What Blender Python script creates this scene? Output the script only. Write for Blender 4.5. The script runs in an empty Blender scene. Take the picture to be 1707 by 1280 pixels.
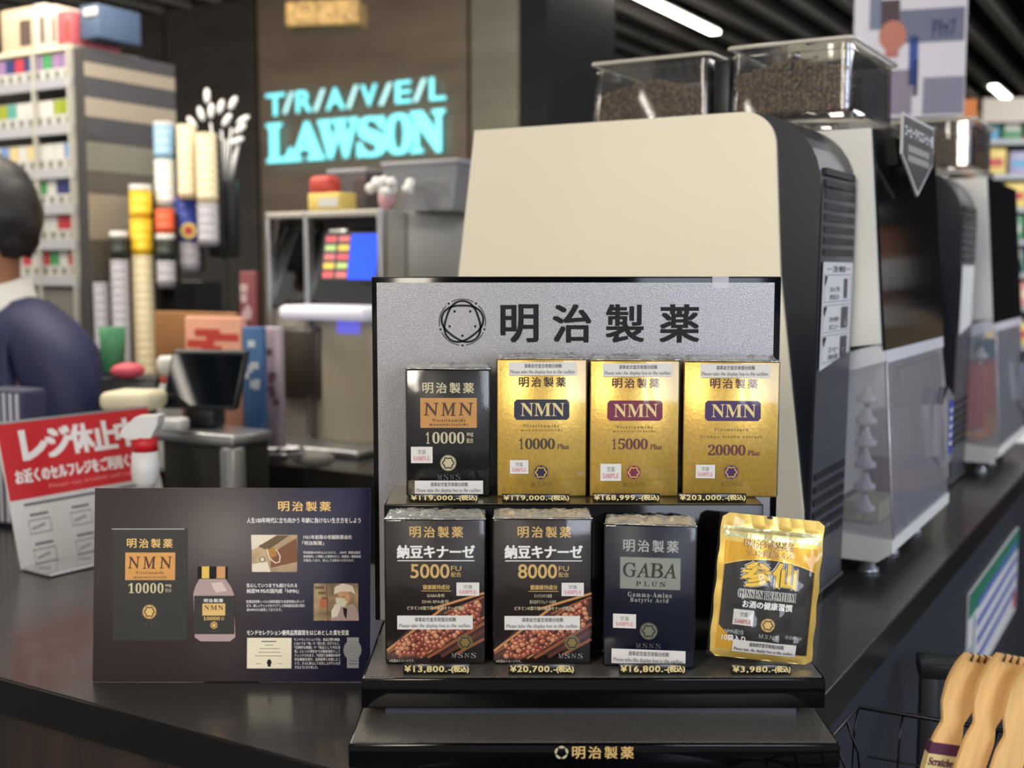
import bpy, bmesh, math, random
from mathutils import Vector, Matrix
random.seed(7)
S = bpy.context.scene
COL = S.collection
R = math.radians

# ------------------------------------------------------------ camera
F = 1950.0
PITCH = R(5.5)
CAM = Vector((0, 0, 1.39))
CZ = 0.95                                   # counter top height
cd = bpy.data.cameras.new('camera')
cam = bpy.data.objects.new('camera', cd)
COL.objects.link(cam)
S.camera = cam
cam.location = CAM
cam.rotation_euler = (R(90) - PITCH, 0, 0)
cd.sensor_width = 36
cd.lens = F / 1707 * 36
cd.clip_start = 0.02
cd.dof.use_dof = True
cd.dof.focus_distance = 1.155
cd.dof.aperture_fstop = 4.2
S.view_settings.view_transform = 'Standard'
S.view_settings.look = 'None'
S.view_settings.exposure = 0.0
S.view_settings.gamma = 1.0
S.view_settings.use_curve_mapping = False
S.cycles.use_denoising = True
S.cycles.max_bounces = 8
S.cycles.transparent_max_bounces = 24
S.cycles.sample_clamp_indirect = 6
S.cycles.caustics_reflective = False
S.cycles.caustics_refractive = False
# ------------------------------------------------------------ world (the lit concourse beyond the shop)
wd = bpy.data.worlds.new('world')
S.world = wd
wd.use_nodes = True
bg = wd.node_tree.nodes['Background']
bg.inputs[0].default_value = (1.0, 0.95, 0.88, 1)
bg.inputs[1].default_value = 0.55


def area(name, loc, target, size, size_y, power, col):
    l = bpy.data.lights.new(name, 'AREA')
    l.shape = 'RECTANGLE'
    l.size = size
    l.size_y = size_y
    l.energy = power
    l.color = col
    o = bpy.data.objects.new(name, l)
    COL.objects.link(o)
    o.location = loc
    o.rotation_euler = (Vector(target) - Vector(loc)).to_track_quat('-Z', 'Y').to_euler()
    return o


area('concourse_light', (1.25, -1.3, 1.95), (0.2, 1.3, 1.15), 1.0, 1.2, 40, (0.80, 0.87, 1.0))
area('shop_light', (-0.9, -0.7, 2.36), (0.0, 1.6, 1.1), 0.24, 1.5, 50, (1.0, 0.90, 0.76))
area('counter_light', (-1.2, 2.6, 2.34), (-1.2, 2.9, 1.0), 1.6, 0.9, 32, (1.0, 0.92, 0.80))
area('aisle_light', (2.6, 3.2, 2.34), (2.2, 3.8, 1.0), 1.6, 0.9, 60, (0.95, 0.96, 1.0))
area('daylight', (2.6, 0.9, 1.7), (0.5, 1.35, 1.2), 1.3, 1.1, 22, (0.62, 0.74, 1.0))


# ------------------------------------------------------------ helpers
def ray(px, py):
    x = (px - 853.5) / F
    y = (640 - py) / F
    return Vector((x, math.cos(PITCH) + y * math.sin(PITCH), -math.sin(PITCH) + y * math.cos(PITCH)))


def W(px, py, Y):
    d = ray(px, py)
    return CAM + d * (Y / d.y)


def WZ(px, py, z):
    d = ray(px, py)
    return CAM + d * ((z - CAM.z) / d.z)


ANG = R(-30.5)                              # the shop's own axes
AX = Vector((math.cos(ANG), math.sin(ANG), 0))     # to the right and nearer
AY = Vector((-math.sin(ANG), math.cos(ANG), 0))    # away along the counter


class Pl:
    """a real vertical plane through P whose x axis has heading ang"""
    def __init__(s, P, ang=0.0, z0=None):
        s.P = Vector(P)
        if z0 is not None:
            s.P.z = z0
        s.ang = ang
        s.ax = Vector((math.cos(ang), math.sin(ang), 0))
        s.n = Vector((-math.sin(ang), math.cos(ang), 0))

    def xz(s, px, py):
        d = ray(px, py)
        t = (s.P - CAM).dot(s.n) / d.dot(s.n)
        q = CAM + d * t - s.P
        return q.dot(s.ax), q.z

    def rect(s, a, b, c, d):
        x0 = s.xz(a, (b + d) / 2)[0]
        x1 = s.xz(c, (b + d) / 2)[0]
        z1 = s.xz((a + c) / 2, b)[1]
        z0 = s.xz((a + c) / 2, d)[1]
        return x0, z0, x1, z1


class Aff:
    """picture of a flat print: TL, TR, BL corners -> local rectangle w x h, origin bottom centre"""
    def __init__(s, TL, TR, BL, w, h):
        s.o = TL
        s.m = Matrix(((TR[0] - TL[0], BL[0] - TL[0]), (TR[1] - TL[1], BL[1] - TL[1]))).inverted()
        s.w = w
        s.h = h

    def xz(s, px, py):
        v = s.m @ Vector((px - s.o[0], py - s.o[1]))
        return (v[0] - .5) * s.w, (1 - v[1]) * s.h

    rect = Pl.rect


def lin(c):
    return tuple((x / 255 / 12.92) if x / 255 <= .04045 else ((x / 255 + .055) / 1.055) ** 2.4 for x in c)


MATS = {}


def mat(name, rgb=(128, 128, 128), rough=.5, metal=0., var=0., vs=20., bump=0., bs=80., coat=0., emit=None, es=1., spec=.5,
        rgb2=None, stretch=None):
    if name in MATS:
        return MATS[name]
    m = bpy.data.materials.new(name)
    m.use_nodes = True
    nt = m.node_tree
    p = nt.nodes['Principled BSDF']
    c = lin(rgb)
    p.inputs['Base Color'].default_value = (*c, 1)
    p.inputs['Roughness'].default_value = rough
    p.inputs['Metallic'].default_value = metal
    p.inputs['Specular IOR Level'].default_value = spec
    p.inputs['Coat Weight'].default_value = coat
    p.inputs['Coat Roughness'].default_value = .08
    if emit:
        p.inputs['Emission Color'].default_value = (*lin(emit), 1)
        p.inputs['Emission Strength'].default_value = es
    if var or bump or rgb2:
        tc = nt.nodes.new('ShaderNodeTexCoord')
        mp = nt.nodes.new('ShaderNodeMapping')
        nt.links.new(tc.outputs['Object'], mp.inputs[0])
        if stretch:
            mp.inputs['Scale'].default_value = stretch
    if var or rgb2:
        n = nt.nodes.new('ShaderNodeTexNoise')
        n.inputs['Scale'].default_value = vs
        n.inputs['Detail'].default_value = 5
        nt.links.new(mp.outputs[0], n.inputs[0])
        r = nt.nodes.new('ShaderNodeValToRGB')
        a = lin(rgb2) if rgb2 else tuple(x * (1 - var) for x in c)
        b = c if rgb2 else tuple(min(1, x * (1 + var)) for x in c)
        r.color_ramp.elements[0].color = (*a, 1)
        r.color_ramp.elements[1].color = (*b, 1)
        r.color_ramp.elements[0].position = .35
        r.color_ramp.elements[1].position = .65
        nt.links.new(n.outputs[0], r.inputs[0])
        nt.links.new(r.outputs[0], p.inputs['Base Color'])
    if bump:
        n = nt.nodes.new('ShaderNodeTexNoise')
        n.inputs['Scale'].default_value = bs
        n.inputs['Detail'].default_value = 3
        nt.links.new(mp.outputs[0], n.inputs[0])
        bn = nt.nodes.new('ShaderNodeBump')
        bn.inputs['Strength'].default_value = bump
        bn.inputs['Distance'].default_value = .002
        nt.links.new(n.outputs[0], bn.inputs['Height'])
        nt.links.new(bn.outputs[0], p.inputs['Normal'])
    MATS[name] = m
    return m


def clear(name, tint=(1, 1, 1), refl=.08, rough=.03, haze=0., hazecol=(.8, .8, .85), bump=0., bs=30., blend=.35, stretch=(1, 1, 1)):
    """thin clear plastic: see-through sheet with a fresnel gloss and optional milky part"""
    if name in MATS:
        return MATS[name]
    m = bpy.data.materials.new(name)
    m.use_nodes = True
    nt = m.node_tree
    nt.nodes.clear()
    out = nt.nodes.new('ShaderNodeOutputMaterial')
    tr = nt.nodes.new('ShaderNodeBsdfTransparent')
    tr.inputs[0].default_value = (*tint, 1)
    gl = nt.nodes.new('ShaderNodeBsdfGlossy')
    gl.inputs['Roughness'].default_value = rough
    lw = nt.nodes.new('ShaderNodeLayerWeight')
    lw.inputs[0].default_value = blend
    mr = nt.nodes.new('ShaderNodeMapRange')
    mr.inputs['To Min'].default_value = refl
    mr.inputs['To Max'].default_value = .9
    nt.links.new(lw.outputs['Fresnel'], mr.inputs[0])
    mx = nt.nodes.new('ShaderNodeMixShader')
    nt.links.new(mr.outputs[0], mx.inputs[0])
    base = tr
    if haze:
        df = nt.nodes.new('ShaderNodeBsdfDiffuse')
        df.inputs[0].default_value = (*hazecol, 1)
        m2 = nt.nodes.new('ShaderNodeMixShader')
        m2.inputs[0].default_value = haze
        nt.links.new(tr.outputs[0], m2.inputs[1])
        nt.links.new(df.outputs[0], m2.inputs[2])
        base = m2
    nt.links.new(base.outputs[0], mx.inputs[1])
    nt.links.new(gl.outputs[0], mx.inputs[2])
    nt.links.new(mx.outputs[0], out.inputs[0])
    if bump:
        tc = nt.nodes.new('ShaderNodeTexCoord')
        mp = nt.nodes.new('ShaderNodeMapping')
        mp.inputs['Scale'].default_value = stretch
        n = nt.nodes.new('ShaderNodeTexNoise')
        n.inputs['Scale'].default_value = bs
        n.inputs['Detail'].default_value = 2
        n.inputs['Distortion'].default_value = 1.2
        bn = nt.nodes.new('ShaderNodeBump')
        bn.inputs['Strength'].default_value = bump
        bn.inputs['Distance'].default_value = .004
        nt.links.new(tc.outputs['Object'], mp.inputs[0])
        nt.links.new(mp.outputs[0], n.inputs[0])
        nt.links.new(n.outputs[0], bn.inputs['Height'])
        nt.links.new(bn.outputs[0], gl.inputs['Normal'])
        nt.links.new(bn.outputs[0], lw.inputs['Normal'])
    MATS[name] = m
    return m


GLY = {}
IT = {}


def style(s, k):
    """k: '' sans, 'b' bold serif, 'i' italic serif letters (sheared upright later)"""
    if not k:
        return s
    r = ''
    for c in s:
        o = ord(c)
        if 'A' <= c <= 'Z':
            r += chr((0x1D400 if k == 'b' else 0x1D434) + o - 65)
        elif c == 'h' and k == 'i':
            r += '\u210e'
        elif 'a' <= c <= 'z':
            r += chr((0x1D41A if k == 'b' else 0x1D44E) + o - 97)
        elif '0' <= c <= '9':
            r += chr(0x1D7CE + o - 48)
        else:
            r += c
    return r


def glyph(s, k='', sp=1.0):
    key = (s, k, sp)
    if key in GLY:
        return GLY[key]
    c = bpy.data.curves.new('t', 'FONT')
    c.body = style(s, k)
    c.size = 1
    c.resolution_u = 3
    c.space_character = sp
    if k == 'i':
        c.shear = -.2
    o = bpy.data.objects.new('t', c)
    COL.objects.link(o)
    me = bpy.data.meshes.new_from_object(o.evaluated_get(bpy.context.evaluated_depsgraph_get()))
    vs = [(v.co.x, v.co.y) for v in me.vertices]
    fs = [tuple(p.vertices) for p in me.polygons]
    bpy.data.objects.remove(o)
    bpy.data.curves.remove(c)
    bpy.data.meshes.remove(me)
    GLY[key] = (vs, fs)
    return GLY[key]


class MB:
    def __init__(s):
        s.v, s.f, s.mi, s.sm, s.mats = [], [], [], [], []
        s.cf = None                           # optional y = f(x, z) for prints on a bulging front

    def mid(s, m):
        if m not in s.mats:
            s.mats.append(m)
        return s.mats.index(m)

    def add(s, vs, fs, m, smooth=False):
        b = len(s.v)
        s.v.extend(tuple(v) for v in vs)
        i = s.mid(m)
        for f in fs:
            s.f.append(tuple(b + q for q in f))
            s.mi.append(i)
            s.sm.append(smooth)
        return s

    def box(s, x0, x1, y0, y1, z0, z1, m):
        vs = [(x, y, z) for x in (x0, x1) for y in (y0, y1) for z in (z0, z1)]
        return s.add(vs, [(0, 1, 3, 2), (4, 6, 7, 5), (0, 4, 5, 1), (2, 3, 7, 6), (0, 2, 6, 4), (1, 5, 7, 3)], m)

    def rbox(s, x0, x1, y0, y1, z0, z1, m, r=.004, seg=2):
        bm = bmesh.new()
        bmesh.ops.create_cube(bm, size=1)
        for v in bm.verts:
            v.co = Vector(((x0 + x1) / 2 + v.co.x * (x1 - x0), (y0 + y1) / 2 + v.co.y * (y1 - y0), (z0 + z1) / 2 + v.co.z * (z1 - z0)))
        bmesh.ops.bevel(bm, geom=bm.edges[:], offset=r, segments=seg, profile=.5, affect='EDGES')
        s.addbm(bm, m, True)
        return s

    def addbm(s, bm, m, smooth=False):
        bm.verts.index_update()
        s.add([v.co[:] for v in bm.verts], [tuple(v.index for v in f.verts) for f in bm.faces], m, smooth)
        bm.free()

    def prism(s, pts, y0, y1, m):
        """polygon in x-z extruded along y"""
        n = len(pts)
        a = sum(pts[i][0] * pts[(i + 1) % n][1] - pts[(i + 1) % n][0] * pts[i][1] for i in range(n))
        if a < 0:
            pts = pts[::-1]
        vs = [(x, y0, z) for x, z in pts] + [(x, y1, z) for x, z in pts]
        fs = [tuple(range(n)), tuple(range(2 * n - 1, n - 1, -1))]
        fs += [(i + n, (i + 1) % n + n, (i + 1) % n, i) for i in range(n)]
        return s.add(vs, fs, m)

    def prismz(s, pts, z0, z1, m):
        """polygon in x-y extruded along z"""
        n = len(pts)
        a = sum(pts[i][0] * pts[(i + 1) % n][1] - pts[(i + 1) % n][0] * pts[i][1] for i in range(n))
        if a < 0:
            pts = pts[::-1]
        vs = [(x, y, z0) for x, y in pts] + [(x, y, z1) for x, y in pts]
        fs = [tuple(range(n - 1, -1, -1)), tuple(range(n, 2 * n))]
        fs += [(i, (i + 1) % n, (i + 1) % n + n, i + n) for i in range(n)]
        return s.add(vs, fs, m)

    def lathe(s, prof, c, m, n=20, sy=1.):
        vs, fs = [], []
        for r, z in prof:
            for k in range(n):
                a = 2 * math.pi * k / n
                vs.append((c[0] + r * math.cos(a), c[1] + sy * r * math.sin(a), c[2] + z))
        for i in range(len(prof) - 1):
            for k in range(n):
                k2 = (k + 1) % n
                fs.append((i * n + k, i * n + k2, (i + 1) * n + k2, (i + 1) * n + k))
        fs.append(tuple(range(n - 1, -1, -1)))
        fs.append(tuple((len(prof) - 1) * n + k for k in range(n)))
        return s.add(vs, fs, m, True)

    def tube(s, pts, r, m, n=8, closed=False):
        P = [Vector(p) for p in pts]
        vs, fs = [], []
        N = len(P)
        for i in range(N):
            t = (P[(i + 1) % N] - P[i - 1]) if closed else (P[min(i + 1, N - 1)] - P[max(i - 1, 0)])
            t.normalize()
            u = t.cross(Vector((.13, .31, .94)))
            u.normalize()
            w = t.cross(u)
            rr = r[i] if isinstance(r, (list, tuple)) else r
            for k in range(n):
                a = 2 * math.pi * k / n
                vs.append(P[i] + (u * math.cos(a) + w * math.sin(a)) * rr)
        for i in range(N if closed else N - 1):
            j = (i + 1) % N
            for k in range(n):
                k2 = (k + 1) % n
                fs.append((i * n + k, j * n + k, j * n + k2, i * n + k2))
        if not closed:
            fs.append(tuple(range(n)))
            fs.append(tuple((N - 1) * n + k for k in range(n - 1, -1, -1)))
        return s.add(vs, fs, m, True)

    def ell(s, c, r, m, nu=12, nv=8, M=None):
        vs, fs = [], []
        for j in range(nv + 1):
            t = math.pi * j / nv
            for i in range(nu):
                a = 2 * math.pi * i / nu
                p = Vector((r[0] * math.sin(t) * math.cos(a), r[1] * math.sin(t) * math.sin(a), r[2] * math.cos(t)))
                if M is not None:
                    p = M @ p
                vs.append(Vector(c) + p)
        for j in range(nv):
            for i in range(nu):
                i2 = (i + 1) % nu
                fs.append((j * nu + i, (j + 1) * nu + i, (j + 1) * nu + i2, j * nu + i2))
        return s.add(vs, fs, m, True)

    # ---- flat print in the x-z plane, seen from -y
    def yy(s, x, z, y):
        return (s.cf(x, z) if s.cf else 0) + y

    def poly(s, pts, y, m):
        n = len(pts)
        a = sum(pts[i][0] * pts[(i + 1) % n][1] - pts[(i + 1) % n][0] * pts[i][1] for i in range(n))
        if a < 0:
            pts = pts[::-1]
        return s.add([(x, s.yy(x, z, y), z) for x, z in pts], [tuple(range(n))], m)

    def rect(s, r, y, m, cut=0):
        x0, z0, x1, z1 = r
        if cut:
            p = [(x0 + cut, z0), (x1 - cut, z0), (x1, z0 + cut), (x1, z1 - cut), (x1 - cut, z1), (x0 + cut, z1), (x0, z1 - cut), (x0, z0 + cut)]
        else:
            p = [(x0, z0), (x1, z0), (x1, z1), (x0, z1)]
        return s.poly(p, y, m)

    def disc(s, c, rx, rz, y, m, n=24, rot=0.):
        p = []
        for k in range(n):
            a = 2 * math.pi * k / n
            u, w = rx * math.cos(a), rz * math.sin(a)
            p.append((c[0] + u * math.cos(rot) - w * math.sin(rot), c[1] + u * math.sin(rot) + w * math.cos(rot)))
        return s.poly(p, y, m)

    def line(s, pts, w, y, m, closed=False):
        """flat ribbon"""
        P = [Vector((p[0], p[1])) for p in pts]
        N = len(P)
        vs, fs = [], []
        for i in range(N):
            t = (P[(i + 1) % N] - P[i - 1]) if closed else (P[min(i + 1, N - 1)] - P[max(i - 1, 0)])
            if t.length < 1e-9:
                t = Vector((1, 0))
            t.normalize()
            nn = Vector((-t.y, t.x)) * w / 2
            for q in (P[i] + nn, P[i] - nn):
                vs.append((q.x, s.yy(q.x, q.y, y), q.y))
        for i in range(N if closed else N - 1):
            j = (i + 1) % N
            fs.append((2 * i, 2 * i + 1, 2 * j + 1, 2 * j))
        return s.add(vs, fs, m)

    def strip(s, x0, x1, zlo, zhi, y, m, nx=24, nz=10):
        vs, fs = [], []
        for i in range(nx + 1):
            x = x0 + (x1 - x0) * i / nx
            a, b = zlo(x), zhi(x)
            for j in range(nz + 1):
                z = a + (b - a) * j / nz
                vs.append((x, s.yy(x, z, y), z))
        for i in range(nx):
            for j in range(nz):
                k = i * (nz + 1) + j
                fs.append((k, k + nz + 1, k + nz + 2, k + 1))
        return s.add(vs, fs, m)

    def txt(s, t, r, y, m, k='', bold=0., sp=1.0, keep=False):
        vs, fs = glyph(t, k, sp)
        if not vs:
            return s
        ax = min(v[0] for v in vs)
        bx = max(v[0] for v in vs)
        az = min(v[1] for v in vs)
        bz = max(v[1] for v in vs)
        x0, z0, x1, z1 = r
        sx = (x1 - x0) / (bx - ax)
        sz = (z1 - z0) / (bz - az)
        cx, cz = (x0 + x1) / 2, (z0 + z1) / 2
        if keep:
            sx = sz = min(sx, sz)
        offs = [(0, 0)]
        if bold:
            e = bold * abs(sz)
            offs = [(-e, -e * .6), (e, e * .6), (-e, e * .6), (e, -e * .6), (0, 0)]
        for q, (ox, oz) in enumerate(offs):
            out = []
            for v in vs:
                x = cx + (v[0] - (ax + bx) / 2) * sx + ox
                z = cz + (v[1] - (az + bz) / 2) * sz + oz
                out.append((x, s.yy(x, z, y) - q * 2e-6, z))
            s.add(out, fs, m)
        return s

    def build(s, name, parent=None):
        me = bpy.data.meshes.new(name)
        me.from_pydata(s.v, [], s.f)
        for m in s.mats:
            me.materials.append(m)
        me.polygons.foreach_set('material_index', s.mi)
        me.polygons.foreach_set('use_smooth', s.sm)
        me.update()
        o = bpy.data.objects.new(name, me)
        COL.objects.link(o)
        if parent:
            o.parent = parent
        return o


def tag(o, label, cat, group=None, kind=None):
    if label:
        o['label'] = label
    if cat:
        o['category'] = cat
    if group:
        o['group'] = group
    if kind:
        o['kind'] = kind
    return o


def thing(name, label, cat, loc=(0, 0, 0), rz=0., group=None):
    o = bpy.data.objects.new(name, None)
    o.empty_display_size = .05
    COL.objects.link(o)
    o.location = loc
    o.rotation_euler = (0, 0, rz)
    return tag(o, label, cat, group)


def solo(name, mb, label, cat, loc=(0, 0, 0), rz=0., group=None, kind=None):
    o = mb.build(name)
    o.location = loc
    o.rotation_euler = (0, 0, rz)
    return tag(o, label, cat, group, kind)


def part(name, mb, parent, label=None, kind=None):
    o = mb.build(name, parent)
    if label:
        o['label'] = label
    if kind:
        o['kind'] = kind
    return o


def struct(name, mb, loc=(0, 0, 0), rz=0., label=None):
    o = mb.build(name)
    o.location = loc
    o.rotation_euler = (0, 0, rz)
    o['kind'] = 'structure'
    if label:
        o['label'] = label
    return o


def dup(o, parent=None, loc=None, label=None):
    c = o.copy()
    COL.objects.link(c)
    if parent:
        c.parent = parent
    if loc is not None:
        c.location = loc
    if label:
        c['label'] = label
    for ch in list(o.children):
        dup(ch, c)
    return c


def arc(cx, cz, rx, rz, a0, a1, n=12):
    return [(cx + rx * math.cos(R(a0 + (a1 - a0) * i / n)), cz + rz * math.sin(R(a0 + (a1 - a0) * i / n))) for i in range(n + 1)]


ORD = ['first', 'second', 'third', 'fourth', 'fifth', 'sixth', 'seventh', 'eighth', 'ninth', 'tenth', 'eleventh', 'twelfth', 'thirteenth', 'fourteenth']

# ------------------------------------------------------------ materials
black_gloss = mat('black_gloss', (8, 9, 12), .1, spec=.35)
stand_black = mat('stand_black', (4, 5, 8), .08, spec=.22)
black_satin = mat('black_satin', (16, 17, 20), .42)
black_matt = mat('black_matt', (14, 14, 15), .7)
dark_grey = mat('dark_grey', (52, 54, 58), .45)
machine_dark = mat('machine_dark', (24, 29, 38), .38)
machine_vent = mat('machine_vent', (66, 67, 72), .36)
slot_black = mat('slot_black', (6, 6, 8), .6)
machine_white = mat('machine_white', (246, 236, 212), .42, var=.02, vs=3)
machine_grey_white = mat('machine_grey_white', (224, 222, 214), .45)
silver_sheet = mat('silver_sheet', (154, 153, 157), .36, metal=.55, var=.3, vs=900, bump=.2, bs=900)
tier_sheet = mat('tier_sheet', (120, 116, 110), .3, metal=.65, var=.45, vs=900, bump=.2, bs=900)  # silver sheet darkened for the tiers: the dark reflections are put into its colour
silver = mat('silver', (175, 176, 178), .3, metal=.85)
silver_matt = mat('silver_matt', (186, 182, 170), .45, metal=.15, var=.05, vs=4)
chrome = mat('chrome', (215, 215, 215), .12, metal=1)
white_paper = mat('white_paper', (208, 206, 202), .6)
white_plastic = mat('white_plastic', (222, 221, 218), .4)
cream = mat('cream', (224, 214, 186), .5)
ink = mat('ink', (10, 10, 13), .5, spec=.25)
ink_grey = mat('ink_grey', (96, 96, 100), .6)
ink_pink = mat('ink_pink', (196, 96, 120), .6)
gold_ink = mat('gold_ink', (222, 186, 118), .38, metal=.3)
pale_gold_ink = mat('pale_gold_ink', (204, 194, 160), .4, metal=.2)
white_ink = mat('white_ink', (236, 234, 232), .6)
silver_ink = mat('silver_ink', (172, 178, 176), .4, metal=.2)
copper_plate = mat('copper_plate', (206, 152, 88), .35, metal=.45, var=.05, vs=60)
silver_plate = mat('silver_plate', (158, 166, 156), .33, metal=.5, var=.05, vs=60)
gold_foil = mat('gold_foil', (220, 182, 88), .34, metal=.5, var=.09, vs=260, bump=.10, bs=300)
gold_bright = mat('gold_bright', (226, 192, 100), .33, metal=.55, bump=.15, bs=60)
card_black = mat('card_black', (15, 16, 19), .4, spec=.25)
card_brown = mat('card_brown', (33, 24, 25), .42, spec=.25)
card_navy = mat('card_navy', (14, 20, 40), .4, spec=.25)
emblem_dark = mat('emblem_dark', (34, 32, 44), .5)
wrap = clear('shrink_wrap', refl=.03, rough=.1, bump=.4, bs=16, blend=.22, stretch=(1, 1, .55))
wrap_loose = clear('loose_film', refl=.02, rough=.08, bump=.4, bs=22, blend=.2)
acrylic = clear('acrylic', refl=.06, rough=.04, haze=.24, hazecol=(.85, .84, .92), blend=.3)
acrylic_white = clear('acrylic_white', refl=.06, rough=.1, haze=.78, hazecol=(.96, .94, 1.0), blend=.3)
clear_tub = clear('clear_tub', tint=(.97, .97, .96), refl=.05, rough=.04, haze=.03, blend=.3)
glow_white = mat('glow_white', (255, 250, 240), .5, emit=(255, 246, 232), es=14)
wood_pale = mat('wood_pale', (214, 164, 96), .5, var=.16, vs=9, stretch=(1, 1, .12), bump=.1, bs=60)

# ------------------------------------------------------------ setting
fl = MB()
fl.box(-7, 9, -3, 12, -.05, 0, mat('floor_tile', (92, 88, 82), .35, var=.1, vs=2))
struct('floor', fl)

CEIL = 2.42
cl = MB()
cl.box(-7, 9, -3, 12, CEIL + .12, CEIL + .17, mat('ceiling_void', (30, 29, 28), .9))
ceil = struct('ceiling', cl)
slat = MB()
slat.box(-.02, .02, -6.5, 6.5, 0, .06, mat('slat_metal', (150, 144, 134), .5, var=.05, vs=3))
s0 = None
for k in range(46):
    off = -3.6 + k * .16
    c = Vector((0.6, 4.6, 0)) + AX * off
    o = part('ceiling_slat', slat, ceil) if s0 is None else dup(s0, ceil)
    if s0 is None:
        s0 = o
    o.location = (c.x, c.y, CEIL)
    o.rotation_euler = (0, 0, ANG)

lamp = MB()
lamp.box(-.022, .022, -.75, .75, -.012, -.004, glow_white)
lamp.box(-.035, .035, -.78, .78, -.004, .02, black_satin)
spots = [(WZ(1192, 50, CEIL) - AY * .75, 'white linear ceiling light over the coffee machines'),
         (WZ(1685, 166, CEIL) - AY * .35, 'white linear ceiling light above the goods at the far right'),
         (Vector((-1.6, 2.6, 0)), 'white linear ceiling light over the cashier, out of the top of the picture'),
         (Vector((-.5, 2.2, 0)), 'white linear ceiling light over the back counter, out of the top of the picture'),
         (Vector((.55, 2.6, 0)), 'white linear ceiling light over the white machine, out of the top of the picture'),
         (Vector((-3.36, 1.64, 0)), 'white linear ceiling light left of the cashier, out of the picture'),
         (Vector((-4.02, 1.45, 0)), 'white linear ceiling light at the far left, out of the picture'),
         (Vector((-3.02, -.65, 0)), 'white linear ceiling light at the near left, out of the picture'),
         (Vector((-.8, .2, 0)), 'white linear ceiling light over the near counter end, out of the top of the picture'),
         (Vector((.9, .4, 0)), 'white linear ceiling light above the aisle, out of the top of the picture')]
for i, (p, lb) in enumerate(spots):
    o = solo('ceiling_light', lamp, lb, 'light', (p.x, p.y, CEIL - .004), ANG, 'linear ceiling lights')
    if i == 1:
        o.scale = (.9, .45, 1)
    if i in (5, 6):
        o.scale = (2, 1, 1)

# back wall behind the counter (wood effect), runs along the shop's b axis
wood_wall = mat('wall_panel_brown', (124, 108, 92), .3, var=.12, vs=3, stretch=(1, 1, 5))
wood_wall_l = mat('wall_panel_grey', (132, 128, 112), .3, var=.08, vs=3, stretch=(1, 1, 5))
wood_wall_d = mat('wall_panel_dark', (62, 56, 50), .3, var=.15, vs=3, stretch=(1, 1, 5))
PW = Pl(W(600, 455, 4.3), ANG, 0)
xl = PW.xz(432, 300)[0]
xm = PW.xz(782, 200)[0]
xr = PW.xz(868, 200)[0]
xd = PW.xz(60, 300)[0]
w = MB()
w.box(-4.2, xr, .03, .12, 0, CEIL + .1, black_matt)
wall = struct('wall_back', w, PW.P, ANG)
for (a, b, m) in ((xd - 1.6, xd, wood_wall_d), (xd, PW.xz(280, 300)[0], wood_wall_d), (PW.xz(280, 300)[0], xl, wood_wall_d), (xl, xm, wood_wall), (xm, xr, wood_wall_l)):
    w = MB()
    w.box(a + .008, b - .008, 0, .03, 0, CEIL + .08, m)
    part('wall_panel', w, wall)
w = MB()
w.box(0, .1, 0, .5, 0, CEIL + .1, black_matt)
struct('wall_end', w, PW.P + AX * (xr + .002), ANG)
# far wall of the shop
w = MB()
w.box(-3, 9, 0, .1, 0, CEIL + .1, mat('wall_far_paint', (46, 45, 46), .7))
struct('wall_far', w, PW.P + AX * .3 + AY * 5.2, ANG)

# the neon shop sign
neon = mat('neon_turquoise', (120, 220, 225), .4, emit=(128, 232, 240), es=1.35)
neon_w = mat('neon_pale', (170, 230, 230), .4, emit=(186, 240, 240), es=1.1)
sg = thing('shop_sign', 'glowing turquoise two-line lettering sign on the brown back wall', 'sign', PW.P, ANG)
tops = [(453, 483, 158, 194), (481, 498, 156, 190), (503, 528, 153, 188), (532, 550, 151, 186), (553, 582, 149, 184), (587, 605, 145, 181), (611, 636, 143, 178),
        (641, 661, 141, 176), (668, 693, 137, 173), (698, 718, 134, 170), (725, 750, 131, 168)]
for (a, b, c, d), ch in zip(tops, 'T/R/A/V/E/L'):
    t = MB()
    r = PW.rect(a, c, b, d)
    t.txt(ch, r, -.03, neon if ch != '/' else neon_w, '', .026)
    part('letter', t, sg)
bots = [(453, 497, 206, 272), (492, 550, 203, 269), (538, 606, 199, 266), (604, 652, 195, 263), (650, 696, 190, 259), (692, 750, 185, 257)]
for (a, b, c, d), ch in zip(bots, 'LAWSON'):
    t = MB()
    r = PW.rect(a + 2, c + 2, b - 2, d - 2)
    t.txt(ch, r, -.03, neon, 'b', .038)
    part('letter', t, sg)

# pale wooden beam hanging under the ceiling
t = MB()
P = W(545, 48, 3.6)
t.rbox(-.115, .115, -.05, .05, 0, .075, mat('cork_wood', (196, 160, 100), .7, var=.35, vs=45), .01)
t.box(-.09, -.085, -.003, .003, .075, CEIL - P.z, black_satin)
t.box(.085, .09, -.003, .003, .075, CEIL - P.z, black_satin)
solo('wooden_pendant', t, 'speckled pale wooden block hanging from the ceiling above the turquoise sign', 'pendant', P, ANG + R(20))

# ------------------------------------------------------------ main counter (L shaped)
E0 = WZ(1380, 1150, CZ)            # a point on the right edge, edge runs along AY
E1 = WZ(160, 1172, CZ)             # a point on the near left edge, edge runs along AX
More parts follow.
